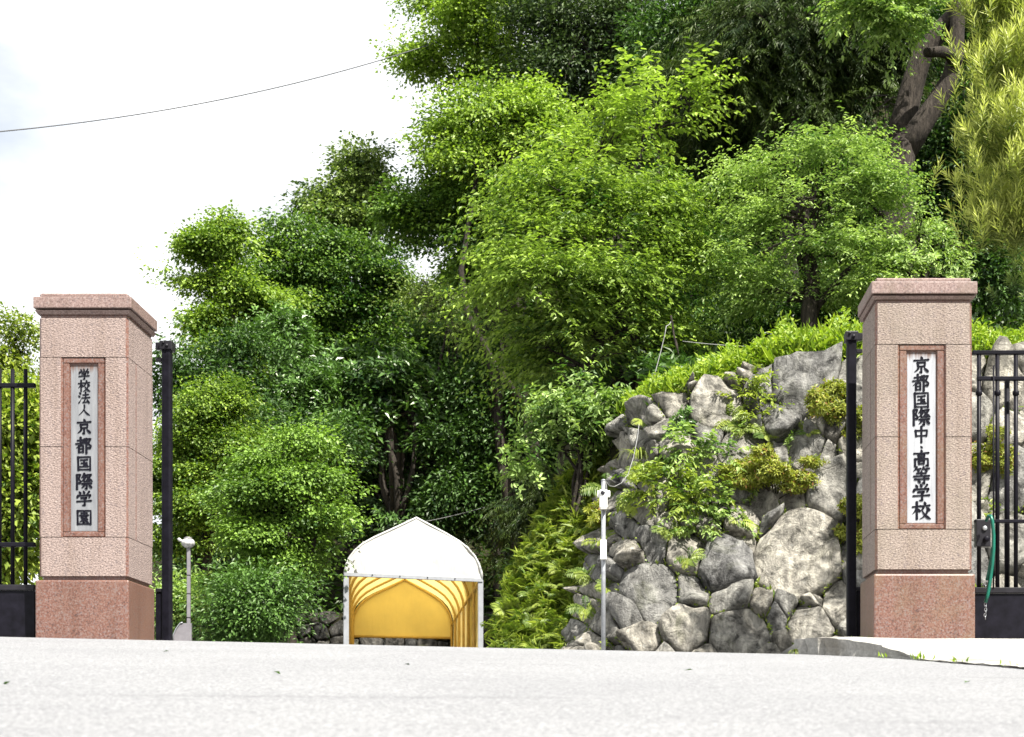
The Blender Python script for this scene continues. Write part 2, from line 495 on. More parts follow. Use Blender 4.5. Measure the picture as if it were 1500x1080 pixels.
def mat_leaf(name, dark, light, trans=.38, gloss=.03, grough=.5, tr_tint=(1.05, 1.15, .5)):
    m, n, l = nodes_of(name)
    at = n.new('ShaderNodeAttribute'); at.attribute_name = 'tone'
    c = ramp(n, l, at.outputs['Fac'], [(0, dark), (1, light)])
    out = n.new('ShaderNodeOutputMaterial')
    df = n.new('ShaderNodeBsdfDiffuse'); l.new(c.outputs['Color'], df.inputs['Color'])
    tr = n.new('ShaderNodeBsdfTranslucent')
    tc = mix(n, l, 1.0, c.outputs['Color'], tr_tint, 'MULTIPLY')
    l.new(tc.outputs['Color'], tr.inputs['Color'])
    mx = n.new('ShaderNodeMixShader'); mx.inputs['Fac'].default_value = trans
    l.new(df.outputs[0], mx.inputs[1]); l.new(tr.outputs[0], mx.inputs[2])
    gl = n.new('ShaderNodeBsdfGlossy'); gl.inputs['Roughness'].default_value = grough; gl.inputs['Color'].default_value = (.95, .95, .85, 1)
    m2 = n.new('ShaderNodeMixShader'); m2.inputs['Fac'].default_value = gloss
    l.new(mx.outputs[0], m2.inputs[1]); l.new(gl.outputs[0], m2.inputs[2])
    l.new(m2.outputs[0], out.inputs['Surface'])
    return m
L_LIME = mat_leaf('lime_maple_leaf', (.034, .090, .010), (0.366, 0.507, 0.073), .42)
L_MAPLE = mat_leaf('green_maple_leaf', (.020, .066, .011), (0.254, 0.407, 0.065), .36)
L_DARK = mat_leaf('dark_broad_leaf', (.009, .034, .008), (0.112, 0.218, 0.043), .28)
L_GLOSS = mat_leaf('glossy_evergreen_leaf', (.012, .046, .010), (0.144, 0.276, 0.052), .22, .06, .38)
L_OLIVE = mat_leaf('olive_leaf', (.030, .070, .016), (0.299, 0.391, 0.098), .35)
L_GREY = mat_leaf('grey_green_oak_leaf', (.012, .032, .012), (.105, .155, .05), .28)
L_CHERRY = mat_leaf('yellow_green_cherry_leaf', (.024, .072, .010), (0.354, 0.484, 0.088), .42)
L_CEDAR = mat_leaf('dark_cedar_needle', (.008, .026, .006), (.075, .115, .018), .20)
L_BRIGHT = mat_leaf('fresh_green_leaf', (.055, .135, .016), (0.44, 0.572, 0.187), .42)
L_PODO = mat_leaf('yellow_tipped_needle', (.045, .085, .008), (.56, .60, .16), .35)
L_FERN = mat_leaf('fern_leaf', (.06, .125, .012), (.36, .42, .07), .42)
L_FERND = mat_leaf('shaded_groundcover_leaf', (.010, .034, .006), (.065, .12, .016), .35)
L_GRASS = mat_leaf('bright_bamboo_grass', (.09, .19, .010), (.36, .46, .045), .42)
L_AZAL = mat_leaf('azalea_leaf', (.10, .14, .014), (.38, .40, .06), .38)
L_RED = mat_leaf('reddish_new_leaf', (.20, .08, .02), (.34, .20, .06), .38)

# ------------------------------------------------------------------ the ground
_ys = np.linspace(-60, 400, 46001)
def _slope(y):
    s = np.full_like(y, .0955)
    s = np.where(y > 10.7, .0955 + (-.012 - .0955) * np.clip((y - 10.7) / 2.0, 0, 1), s)
    s = np.where(y > 18, -.002, s)
    s = np.where(y < -12, .03, s)
    return s
_zi = np.cumsum(_slope(_ys)) * (_ys[1] - _ys[0])
_zi -= np.interp(0.0, _ys, _zi)
def zr(X, Y):
    Yc = np.clip(Y, 0, 11.5)
    return -1.086 + np.interp(Y, _ys, _zi) - .00197 * (np.clip(X, -8, 6) + 3.5) * Yc

_hp = [(-400, 1000), (150, 930), (250, 760), (330, 640), (450, 540), (640, 520), (720, 420), (800, 280), (1000, 120), (1500, 40), (2400, 40)]
def terr(X, Y):
    b = zr(X, Y) - .07
    px = PX + F * X / np.maximum(Y, 5.0)
    A = sm((X + 2.0 + .03 * (Y - 20)) / 2.4)
    Bf = sm((Y - 20.8 - 3.6 * sm((.9 - X) / 1.0)) / .9)
    terrace = 4.0 * A * Bf + .32 * np.maximum(0, Y - 21.2) * A * (X > -6)
    hz = (HY - np.interp(px, [p for p, q in _hp], [q for p, q in _hp])) / F * 70 + CZ
    hill = np.maximum(hz, 0) * sm((Y - 43) / 27) + 2.3 * sm((Y - 43.6) / 1.0) * sm((px - 330) / 80) * (Y > 40)
    hill = hill * (1 - .5 * sm((Y - 90) / 120))
    return b + np.maximum(terrace, hill * (Y > 40))

def axis(parts):
    a = []
    for x0, x1, n in parts: a.extend(np.linspace(x0, x1, n, endpoint=False))
    a.append(parts[-1][1])
    return a
hill_o = grid_sheet('ground', axis([(-400, -40, 18), (-40, -12, 28), (-12, 8, 60), (8, 30, 24), (30, 400, 18)]),
                    axis([(-60, -8, 6), (-8, 13, 30), (13, 19.8, 8), (19.8, 22.5, 18), (22.5, 43, 40), (43, 46, 12), (46, 72, 26), (72, 400, 24)]), terr, M_SOIL)
tag(hill_o, kind='structure')

road = grid_sheet('road', axis([(-9, 5.2, 60)]), axis([(-8, 9, 40), (9, 14, 60), (14, 40, 26)]),
                  lambda X, Y: zr(X, Y) + .004 * np.sin(X * 1.7 + Y * .8) * np.sin(Y * 1.1), M_ASPH)
tag(road, kind='structure')

# concrete slab in front of the right gatepost, broken kerb edge towards the road
def slab():
    edge = [(1.27, 11.35), (1.23, 11.05), (1.36, 10.82), (1.50, 10.62), (1.66, 10.42), (1.78, 10.1), (1.87, 9.75), (1.97, 9.35), (2.08, 8.95), (2.17, 8.55), (2.28, 8.0), (2.42, 7.3), (2.6, 6.4)]
    ins = []
    for i, (x, y) in enumerate(edge):
        ins.append((x, y))
    pts = []
    for i in range(len(ins) - 1):
        for k in range(6):
            t = k / 6
            x = ins[i][0] + (ins[i+1][0] - ins[i][0]) * t + (random.random() - .5) * .035
            y = ins[i][1] + (ins[i+1][1] - ins[i][1]) * t + (random.random() - .5) * .035
            pts.append((x, y))
    pts.append(ins[-1])
    def top(x, y):
        h = .014 + .105 * float(sm((y - 9.7) / 1.1))
        if y > 11: return -.036 - .004 * (y - 11)
        base = float(zr(np.array(x), np.array(y))) + h
        return min(base, -.036)
    m = MB()
    nd = 10
    for_rows = []
    for (x, y) in pts:
        row = []
        for k in range(nd + 1):
            xx = x + (5.2 - x) * (k / nd) ** 1.3
            row.append((xx, y, top(x if k < 2 else xx, y) + (0 if k == 0 else .004) + (random.random() - .5) * .006))
        for_rows.append(row)
    # back rows behind the edge, to the wall
    rows = [[(1.27 + (5.2 - 1.27) * (k / nd) ** 1.3, yy, top(2, yy)) for k in range(nd + 1)] for yy in (16.5, 14, 12.5, 11.7)]
    rows += for_rows
    vs = [p for r in rows for p in r]
    fs = []
    for i in range(len(rows) - 1):
        for k in range(nd):
            a = i * (nd + 1) + k
            fs.append((a, a + nd + 1, a + nd + 2, a + 1))
    m.add(vs, fs, 0, False)
    # kerb face, rough and slightly undercut
    fv, ff = [], []
    for i, r in enumerate(rows):
        x, y, z = r[0]
        g = float(zr(np.array(x), np.array(y))) - .05
        j = (random.random() - .5) * .03
        fv += [(x, y, z), (x + .015 + j, y + .01, (z + g) / 2 + .02), (x + .01, y, g)]
    for i in range(len(rows) - 1):
        for k in range(2):
            a = i * 3 + k
            ff.append((a, a + 1, a + 4, a + 3))
    m.add(fv, ff, 0, False)
    o = m.build('pavement', M_CONC)
    tag(o, kind='structure')
slab()

# ------------------------------------------------------------------ brush lettering, stroke by stroke
G = {
 '京': [('d', (48,4),(55,18)), ('h', (10,25),(90,20)), ('v',(29,36),(33,59)), ('c',(29,38),(71,34),(67,58)), ('h',(33,57),(67,55)), ('k',(50,58),(50,92),(38,86)), ('p',(33,67),(26,77),(12,87)), ('d',(66,66),(87,86))],
 '都': [('h',(12,24),(48,19)), ('v',(30,5),(30,40)), ('h',(3,43),(57,36)), ('p',(53,14),(36,42),(5,66)), ('v',(20,54),(21,93)), ('c',(20,55),(45,52),(44,92)), ('h',(22,72),(43,70)), ('h',(22,90),(43,88)), ('c',(63,16),(87,13),(73,40)), ('c',(73,40),(89,54),(85,67),(73,65)), ('v',(63,12),(63,97))],
 '国': [('v',(13,11),(15,94)), ('c',(13,14),(87,11),(87,94)), ('h',(29,31),(71,28)), ('v',(50,30),(50,70)), ('h',(32,50),(68,48)), ('h',(26,71),(75,69)), ('d',(59,54),(69,63)), ('h',(15,89),(86,88))],
 '際': [('c',(9,14),(29,11),(19,37)), ('c',(19,37),(31,51),(27,62),(17,59)), ('v',(9,12),(9,97)), ('p',(51,5),(44,18),(33,32)), ('c',(47,17),(62,14),(54,32)), ('p',(54,32),(46,42),(35,50)), ('d',(44,24),(52,31)), ('c',(67,14),(91,11),(78,28)), ('p',(78,28),(70,38),(60,44)), ('n',(64,20),(78,36),(98,50)), ('h',(50,51),(80,49)), ('h',(38,64),(93,61)), ('k',(65,63),(65,94),(54,89)), ('p',(51,71),(46,79),(36,87)), ('d',(77,70),(93,86))],
 '学': [('d',(20,7),(29,21)), ('d',(45,3),(52,18)), ('p',(81,5),(75,14),(64,23)), ('d',(13,27),(8,45)), ('c',(13,32),(91,27),(80,44)), ('c',(31,47),(67,43),(52,57)), ('k',(52,56),(55,90),(38,90)), ('h',(6,67),(94,62))],
 '園': [('v',(9,7),(10,95)), ('c',(9,9),(91,8),(91,95)), ('h',(11,91),(91,91)), ('h',(31,24),(69,23)), ('v',(50,15),(50,36)), ('h',(23,38),(77,36)), ('v',(35,45),(37,58)), ('c',(35,45),(65,44),(63,58)), ('h',(37,58),(63,56)), ('p',(48,59),(36,70),(22,78)), ('k',(45,64),(45,85),(55,79)), ('p',(70,61),(66,66),(57,71)), ('n',(52,61),(62,73),(79,83))],
 '校': [('h',(4,31),(46,26)), ('v',(26,4),(26,96)), ('p',(25,32),(18,50),(4,67)), ('d',(29,40),(43,55)), ('d',(66,4),(72,18)), ('h',(46,27),(95,22)), ('p',(61,33),(56,42),(45,51)), ('d',(77,33),(94,48)), ('p',(83,47),(70,74),(42,94)), ('n',(55,50),(72,76),(99,94))],
 '法': [('d',(11,8),(24,20)), ('d',(4,33),(17,44)), ('t',(7,92),(16,80),(27,58)), ('h',(40,27),(86,22)), ('v',(62,4),(62,48)), ('h',(33,51),(96,46)), ('p',(62,50),(54,70),(41,86)), ('h',(40,88),(83,81)), ('d',(73,63),(92,92))],
 '人': [('p',(51,8),(46,48),(7,91)), ('n',(47,38),(64,68),(96,92))],
 '中': [('v',(16,27),(20,64)), ('c',(16,30),(84,26),(79,62)), ('h',(20,60),(79,57)), ('v',(50,3),(50,99))],
 '高': [('d',(48,2),(53,14)), ('h',(8,23),(92,18)), ('v',(33,30),(35,44)), ('c',(33,31),(68,29),(65,44)), ('h',(35,43),(65,41)), ('v',(15,52),(15,96)), ('c',(15,54),(87,51),(87,93),(76,88)), ('v',(35,64),(37,83)), ('c',(35,65),(66,63),(63,82)), ('h',(37,81),(63,79))],
 '等': [('p',(25,3),(18,15),(6,27)), ('h',(18,16),(47,12)), ('d',(29,18),(37,29)), ('p',(63,3),(58,13),(48,24)), ('h',(57,15),(94,11)), ('d',(71,17),(81,27)), ('h',(25,39),(77,36)), ('v',(50,30),(50,53)), ('h',(8,55),(94,51)), ('h',(13,71),(92,67)), ('k',(66,56),(66,95),(53,89)), ('d',(31,76),(43,88))],
 '・': [('d',(44,44),(57,58))],
}
PROF = {'h': [1.0,.72,.70,.78,1.12], 'v': [1.15,.95,.9,.92,1.05], 'c': [1.0,.8,.9,.95,1.0], 'k': [1.1,.95,.95,.9,.25],
        'd': [.55,1.0,1.25,1.3,1.05], 'p': [1.15,1.0,.8,.55,.22], 'n': [.45,.75,1.05,1.35,.4], 't': [.95,.9,.7,.45,.2]}
def glyph(ch, size, name, parent, x, z, y, bold=11.6):
    """flat raised brush character, centre (x, z), on plane y (faces -y)"""
    m = MB()
    for si, st in enumerate(G[ch]):
        typ, pts = st[0], [Vector(p) for p in st[1:]]
        # resample the polyline (curves for sweeping strokes)
        dense = []
        if typ in ('p', 'n', 't') and len(pts) == 3:
            for k in range(9):
                t = k / 8
                c = pts[1] * 2 - (pts[0] + pts[2]) * .5
                dense.append(pts[0]*(1-t)**2 + c*2*t*(1-t) + pts[2]*t*t)
        else:
            for i in range(len(pts) - 1):
                for k in range(6):
                    dense.append(pts[i].lerp(pts[i+1], k / 6))
            dense.append(pts[-1])
        nn = len(dense)
        pr = PROF[typ]
        L, Rr = [], []
        for i, p in enumerate(dense):
            t = i / (nn - 1)
            w = np.interp(t, [0, .25, .5, .75, 1], pr) * bold * .5
            if typ == 'h': w *= .92
            if typ == 'v': w *= 1.12
            d = dense[min(i+1, nn-1)] - dense[max(i-1, 0)]
            d = d.normalized() if d.length > 1e-6 else Vector((1, 0))
            nrm = Vector((-d.y, d.x))
            L.append(p + nrm * w); Rr.append(p - nrm * w)
        d0 = (dense[0] - dense[1]).normalized(); d1 = (dense[-1] - dense[-2]).normalized()
        w0 = pr[0] * bold * .5; w1 = pr[-1] * bold * .5
        ring = [dense[0] + d0 * w0 * .75 + Vector((-d0.y, d0.x)) * w0 * .4] + [dense[0] + d0 * w0 * .6 - Vector((-d0.y, d0.x)) * w0 * .5] + L + [dense[-1] + d1 * w1 * .75] + Rr[::-1]
        def to3(q, dy): return (x + (q.x - 50) / 100 * size, y - dy, z - (q.y - 50) / 100 * size)
        dy = .0035 + .00012 * si
        b = len(m.v)
        k = len(ring)
        # strip as quads to stay clean in concave bends
        fr = [to3(q, dy) for q in L] + [to3(q, dy) for q in Rr]
        m.add(fr, [(i, i + 1, nn + i + 1, nn + i) for i in range(nn - 1)])
        m.add([to3(L[0], dy), to3(Rr[0], dy), to3(ring[1], dy), to3(ring[0], dy)], [(0, 1, 2, 3)])
        m.add([to3(L[-1], dy), to3(Rr[-1], dy), to3(ring[2 + nn], dy)], [(0, 1, 2)])
        sd = [to3(q, dy) for q in ring] + [to3(q, 0) for q in ring]
        m.add(sd, [(i, (i + 1) % k, k + (i + 1) % k, k + i) for i in range(k)])
    return m.build(name, M_INK, parent)

# ------------------------------------------------------------------ the two granite gateposts
def gatepost(Y, fx0, fx1, base0, base1, cap, shaft_top, j1, j2, j3, sh_bot, base_top, frame, plaq, chars, depth, mats, label, mirror):
    mr, mp_, mc = mats
    k = Y / F
    zz = lambda py: (HY - py) / F * Y + CZ
    xx = lambda px: (px - PX) / F * Y
    cx = (xx(fx0) + xx(fx1)) / 2
    root = empty('granite_gatepost', (cx, Y, zz(base_top) - .5))
    tag(root, label, 'gatepost', 'granite gateposts either side of the entrance')
    oz = root.location.z
    X = lambda px: xx(px) - cx
    Z = lambda py: zz(py) - oz
    x0, x1 = X(fx0), X(fx1)
    d = depth
    # joint core (dark recess behind the blocks)
    g = .005
    bevel_box('core', x0 + .022, x1 - .022, .022, d - .022, Z(base_top) - .02, Z(shaft_top) + .03, mp_, root, .003)
    # blocks with polished arris
    B = dict(bev=.017, seg=1, matbev=mp_, vertical=True)
    b1 = bevel_box('block', x0, x1, 0, d, Z(j1) + g/2, Z(shaft_top), mr, root, **B)
    fl, fr = X(frame[0]), X(frame[1])
    pd = .20
    for (a, b) in ((j1, j2), (j2, j3)):
        bevel_box('block', x0, fl - .002, 0, pd, Z(b) + g/2, Z(a) - g/2, mr, root, bev=.012, seg=1, matbev=mp_, vertical=True)
        bevel_box('block', fr + .002, x1, 0, pd, Z(b) + g/2, Z(a) - g/2, mr, root, bev=.012, seg=1, matbev=mp_, vertical=True)
        bevel_box('block', x0, x1, pd + .002, d, Z(b) + g/2, Z(a) - g/2, mr, root, bev=.006, seg=1, matbev=mp_, vertical=True)
    bevel_box('block', x0, x1, 0, d, Z(sh_bot), Z(j3) - g/2, mr, root, **B)
    # polished corner strips
    for sx in (x0, x1):
        s = 1 if sx > 0 else -1
    # plinth
    pl = bevel_box('plinth', X(base0), X(base1), -.016, d + .016, -.62 + Z(base_top), Z(base_top), mp_, root, bev=.012, seg=2)
    pl['label'] = 'polished red granite plinth'
    # cap: moulding, slab, top tier
    o = X(fx0) - X(cap[0])
    m = MB()
    def frustum(a, za, b, zb):
        vs = []
        for (e, z) in ((a, za), (b, zb)):
            vs += [(x0 - e, -e, z), (x1 + e, -e, z), (x1 + e, d + .008, z), (x0 - e, d + .008, z)]
        m.add(vs, [(0,1,5,4),(1,2,6,5),(2,3,7,6),(3,0,4,7),(3,2,1,0),(4,5,6,7)])
    ct, cs, cm, cb = cap[1:]
    cap_slab = bevel_box('cap', x0 - o, x1 + o, -o, d + .01, Z(cm), Z(cs), mc, root, bev=.006, seg=2)
    frustum(.006, Z(cb), o * .72, Z(cm) - .012)
    m.build('moulding', mc, cap_slab)
    m = MB(); frustum(-.02, Z(shaft_top) - .002, .0, Z(cb) + .002) if False else None
    bevel_box('neck', x0 + .010, x1 - .010, .010, d - .010, Z(shaft_top) + .001, Z(cb) + .001, mp_, root, .003)
    bevel_box('top_tier', x0 - o + .035, x1 + o - .035, -o + .035, d - .02, Z(cs) + .001, Z(cs) + .034, mc, cap_slab, bev=.01, seg=1)
    # frame round the plaque
    ft, fb = Z(j1) - .004, Z(j3) + .004
    fw = (plaq[0] - frame[0]) * k
    fr_o = bevel_box('plaque_frame', fl, fr, .006, .05, ft - .036, ft, mp_, root, .004)
    bevel_box('frame_rail', fl, fr, .006, .05, fb, fb + .032, mp_, fr_o, .004)
    bevel_box('frame_stile', fl, fl + fw, .007, .05, fb + .034, ft - .038, mp_, fr_o, .004)
    bevel_box('frame_stile', fr - fw, fr, .007, .05, fb + .034, ft - .038, mp_, fr_o, .004)
    # plaque: own origin at its top edge
    px0, px1 = fl + fw + .003, fr - fw - .003
    pt, pb = ft - .041, fb + .037
    bm = bmesh.new(); bmesh.ops.create_cube(bm, size=1)
    for v in bm.verts:
        v.co = Vector((v.co.x * (px1 - px0), (v.co.y + .5) * .05, (v.co.z - .5) * (pt - pb)))
    bmesh.ops.bevel(bm, geom=list(bm.edges), offset=.007, segments=2, affect='EDGES', profile=.5)
    me = bpy.data.meshes.new('plaque'); bm.to_mesh(me); bm.free()
    pq = link('plaque', me, M_PLAQ if mirror > 0 else M_PLAQ2, root, ((px0 + px1) / 2, .021, pt))
    for ch, py, size_px in chars:
        glyph(ch, size_px * k * 1.07, 'character', pq, (0.5 if ch == '·' else 0) * 0 + .0, Z(py) - pt, 0)
    return root

LEFT_CH = [('学',547.5,16),('校',564.5,17),('法',582,17),('人',600,17),('京',624.5,23),('都',651.5,24),('国',678,22.5),('際',704.5,24),('学',730,22.5),('園',757.5,22)]
RIGHT_CH = [('京',534,25),('都',559.5,25),('国',585,24.5),('際',610,25.5),('中',635.5,23.5),('・',654,18),('高',671,24.5),('等',696,25),('学',721.5,25.5),('校',747.5,26)]
gatepost(11.7, 57, 187.5, 52.5, 189.5, (50.5, 431, 436, 453, 461), 466, 523.5, 654.5, 787, 844, 850, (92, 152), (101, 146), LEFT_CH, .63,
         (M_ROUGH, M_POL, M_CAP), 'pink granite gatepost at the left, its grey plaque carrying ten characters', 1)
gatepost(11.2, 1282, 1424, 1279.5, 1428, (1275.5, 408, 414, 432, 439), 444, 504.5, 640, 775.5, 834, 841, (1318, 1383), (1328, 1376), RIGHT_CH, .59,
         (M_ROUGH2, M_POL2, M_CAP2), 'weathered pink granite gatepost on the concrete slab beside the rock wall', -1)

# ------------------------------------------------------------------ steel gate stop posts and fences
def stop_post(px, w, ptop, pbot, Y, side, panel, label):
    k = Y / F
    c = P(px, HY, Y)
    z = lambda py: (HY - py) / F * Y + CZ
    root = empty('steel_gate_post', (c.x, Y, z(pbot)))
    tag(root, label, 'gate post', 'dark steel posts behind the gateposts')
    b = z(pbot)
    h = z(ptop) - b
    r = w * k / 2
    bevel_box('post', -r, r, -r, r, -.06, h - .055, M_BLACK, root, r * .45, 3)
    br = bevel_box('bracket', -r - .012 if side > 0 else -r - .012, r + .012, -r - .012, r + .03, h - .07, h, M_STEELD, root, .006, 2)
    e = (panel[0] - px) * k if side < 0 else (panel[1] - px) * k
    xa, xb = sorted((side * r, e))
    bevel_box('arm', xa, xb, -.02, .02, h - .062, h - .008, M_STEELD, br, .004, 1)
    bevel_box('arm', xa, xb, -.012, .012, h - .155, h - .125, M_STEELD, br, .004, 1)
    m = MB(); m.lathe([(.011, -.012), (.013, -.004), (.013, .0)], (.01, -r - .014, h - .04), 10, 0, 'y'); m.build('bolt', M_STEELD, br)
    m = MB(); m.lathe([(.009, -.01), (.010, 0)], (-.018, -r - .014, h - .018), 8, 0, 'y'); m.build('bolt', M_STEELD, br)
    zt = z(panel[2]) - b
    bevel_box('skirt_panel', xa, xb, -.012, .012, -.06, zt, M_BLACK, root, .004, 1)
    bevel_box('skirt_rail', xa, xb, -.022, .022, zt + .001, zt + .03, M_STEELD, root, .004, 1)
stop_post(245, 14, 501, 940, 12.75, -1, (228.5, 0, 868), 'dark steel post standing just right of the left granite gatepost')
stop_post(1247, 14, 487, 940, 12.1, 1, (0, 1263, 866), 'dark steel post standing just left of the right granite gatepost')

def bar_fence(name, Y, x0, x1, rails, bars, top, bot, panel_top, panel_bot, label, cat, collar=None):
    z = lambda py: (HY - py) / F * Y + CZ
    X = lambda px: (px - PX) / F * Y
    root = empty(name, (X((x0 + x1) / 2), Y, z(panel_bot)))
    cx, cz = root.location.x, root.location.z
    tag(root, label, cat)
    for (py, h, a, b) in rails:
        bevel_box('rail', X(a) - cx, X(b) - cx, -.02, .02, z(py + h / 2) - cz, z(py - h / 2) - cz, M_BLACK, root, .005, 1)
    for (px, w, t, b2) in bars:
        r = w * Y / F / 2
        m = MB().tube([(X(px) - cx, .0, z(b2) - cz), (X(px) - cx, 0, z(t) - cz)], r, 10)
        if collar:
            m.lathe([(r, -.02), (r * 1.5, -.012), (r * 1.55, .0), (r * 1.5, .012), (r, .02)], (X(px) - cx, 0, z(collar) - cz), 10)
        m.build('bar', M_BLACK, root)
    bevel_box('skirt_panel', X(x0) - cx, X(x1) - cx, -.014, .014, z(panel_bot + 8) - cz, z(panel_top + 9) - cz, M_BLACK, root, .003, 1)
    bevel_box('skirt_rail', X(x0) - cx, X(x1) - cx, -.028, .028, z(panel_top + 8.5) - cz, z(panel_top) - cz, M_STEELD, root, .005, 1)
    return root
lbars = [(px, 6, 541, 860) for px in (37.5, 18.5)] + [(px, 6, 541, 860) for px in (-.5, -19.5, -38.5, -57.5, -76.5, -95.5, -114.5, -133.5, -152.5)]
lf = bar_fence('steel_fence', 12.0, -165, 52, [(565, 6.5, -165, 52), (798, 6.5, -165, 52)], lbars, 541, 860, 857, 940, 'black steel bar fence joining the left side of the left gatepost', 'fence')
rbars = [(1434, 6.5, 516, 862), (1461, 6.5, 516, 862), (1488, 6.5, 516, 862), (1515, 6.5, 516, 862), (1542, 6.5, 516, 862), (1569, 6.5, 516, 862)]
rf = bar_fence('steel_gate', 11.75, 1427, 1590, [(517, 6, 1424, 1590), (555, 6, 1431, 1590), (764, 5, 1427, 1590)], rbars, 516, 862, 861, 942, 'black steel bar gate hung right of the right gatepost with a lock', 'gate', 576)
k = 11.75 / F
def rloc(px, py, dy=0): return ((px - PX) * k - rf.location.x, dy, (HY - py) * k + CZ - rf.location.z)
for px in (1454, 1508):
    MB().tube([rloc(px, 862, -.03), rloc(px, 537, -.03)], .0065, 8).build('drop_rod', M_BLACK, rf)
MB().tube([rloc(1481, 862, .12), rloc(1481, 553, .12)], .02, 10).build('rear_stile', M_BLACK, rf)
a, b = rloc(1428, 802), rloc(1449, 762)
lk = bevel_box('lock_case', a[0], b[0], -.05, .03, a[2], b[2], M_STEELD, rf, .006, 2)
m = MB(); c = rloc(1440, 775.5, -.05); m.lathe([(.016, 0), (.018, -.004), (.018, -.010), (.012, -.014)], c, 14, 0, 'y'); m.build('keyhole', M_GALV, lk)
c = rloc(1441, 792, -.05); m = MB(); m.lathe([(.018, 0), (.014, -.03), (.022, -.036), (.022, -.05), (.012, -.056)], c, 14, 0, 'y'); m.build('knob', M_BLACK, lk)

# chain in a green hose hanging from the gate
ch = empty('gate_chain', P(1447, 757, 11.62))
tag(ch, 'steel chain in a green plastic hose hanging from the gate lock', 'chain')
def chl(px, py, dy): 
    q = P(px, py, 11.62) - ch.location
    return (q.x, dy, q.z)
hz = [(1446, 762, .02), (1446.5, 757, -.03), (1449, 757.5, -.05), (1451, 765, -.055), (1453, 785, -.055), (1453, 805, -.052), (1451, 828, -.055), (1448, 850, -.055), (1444.5, 872, -.055), (1441, 884, -.055)]
MB().tube([chl(*p) for p in hz], .0125, 10).build('hose', M_GREEN, ch)
hz2 = [(1452, 803, -.03), (1451, 818, -.032), (1447, 838, -.034), (1444, 851, -.034)]
MB().tube([chl(*p) for p in hz2], .0115, 10).build('hose', M_GREEN, ch)
def torus_link(m, c, r, wide, rot):
    pts = []
    for i in range(13):
        t = 2 * math.pi * i / 12
        x, z = r * wide * math.cos(t), r * math.sin(t)
        pts.append((c[0] + x * math.cos(rot), c[1] + x * math.sin(rot), c[2] + z))
    m.tube(pts, .0028, 6, caps=False)
for i in range(6):
    m = MB(); torus_link(m, chl(1441 + (i % 2) * .6 - .3 + math.sin(i) * .5, 886.5 + i * 3.9, -.055), .0125, .62, 0 if i % 2 == 0 else 1.4); m.build('link', M_GALV, ch)
for i in range(3):
    m = MB(); torus_link(m, chl(1443.5 - i * .6, 853 + i * 3.6, -.034), .0115, .62, 0 if i % 2 else 1.4); m.build('link', M_GALV, ch)

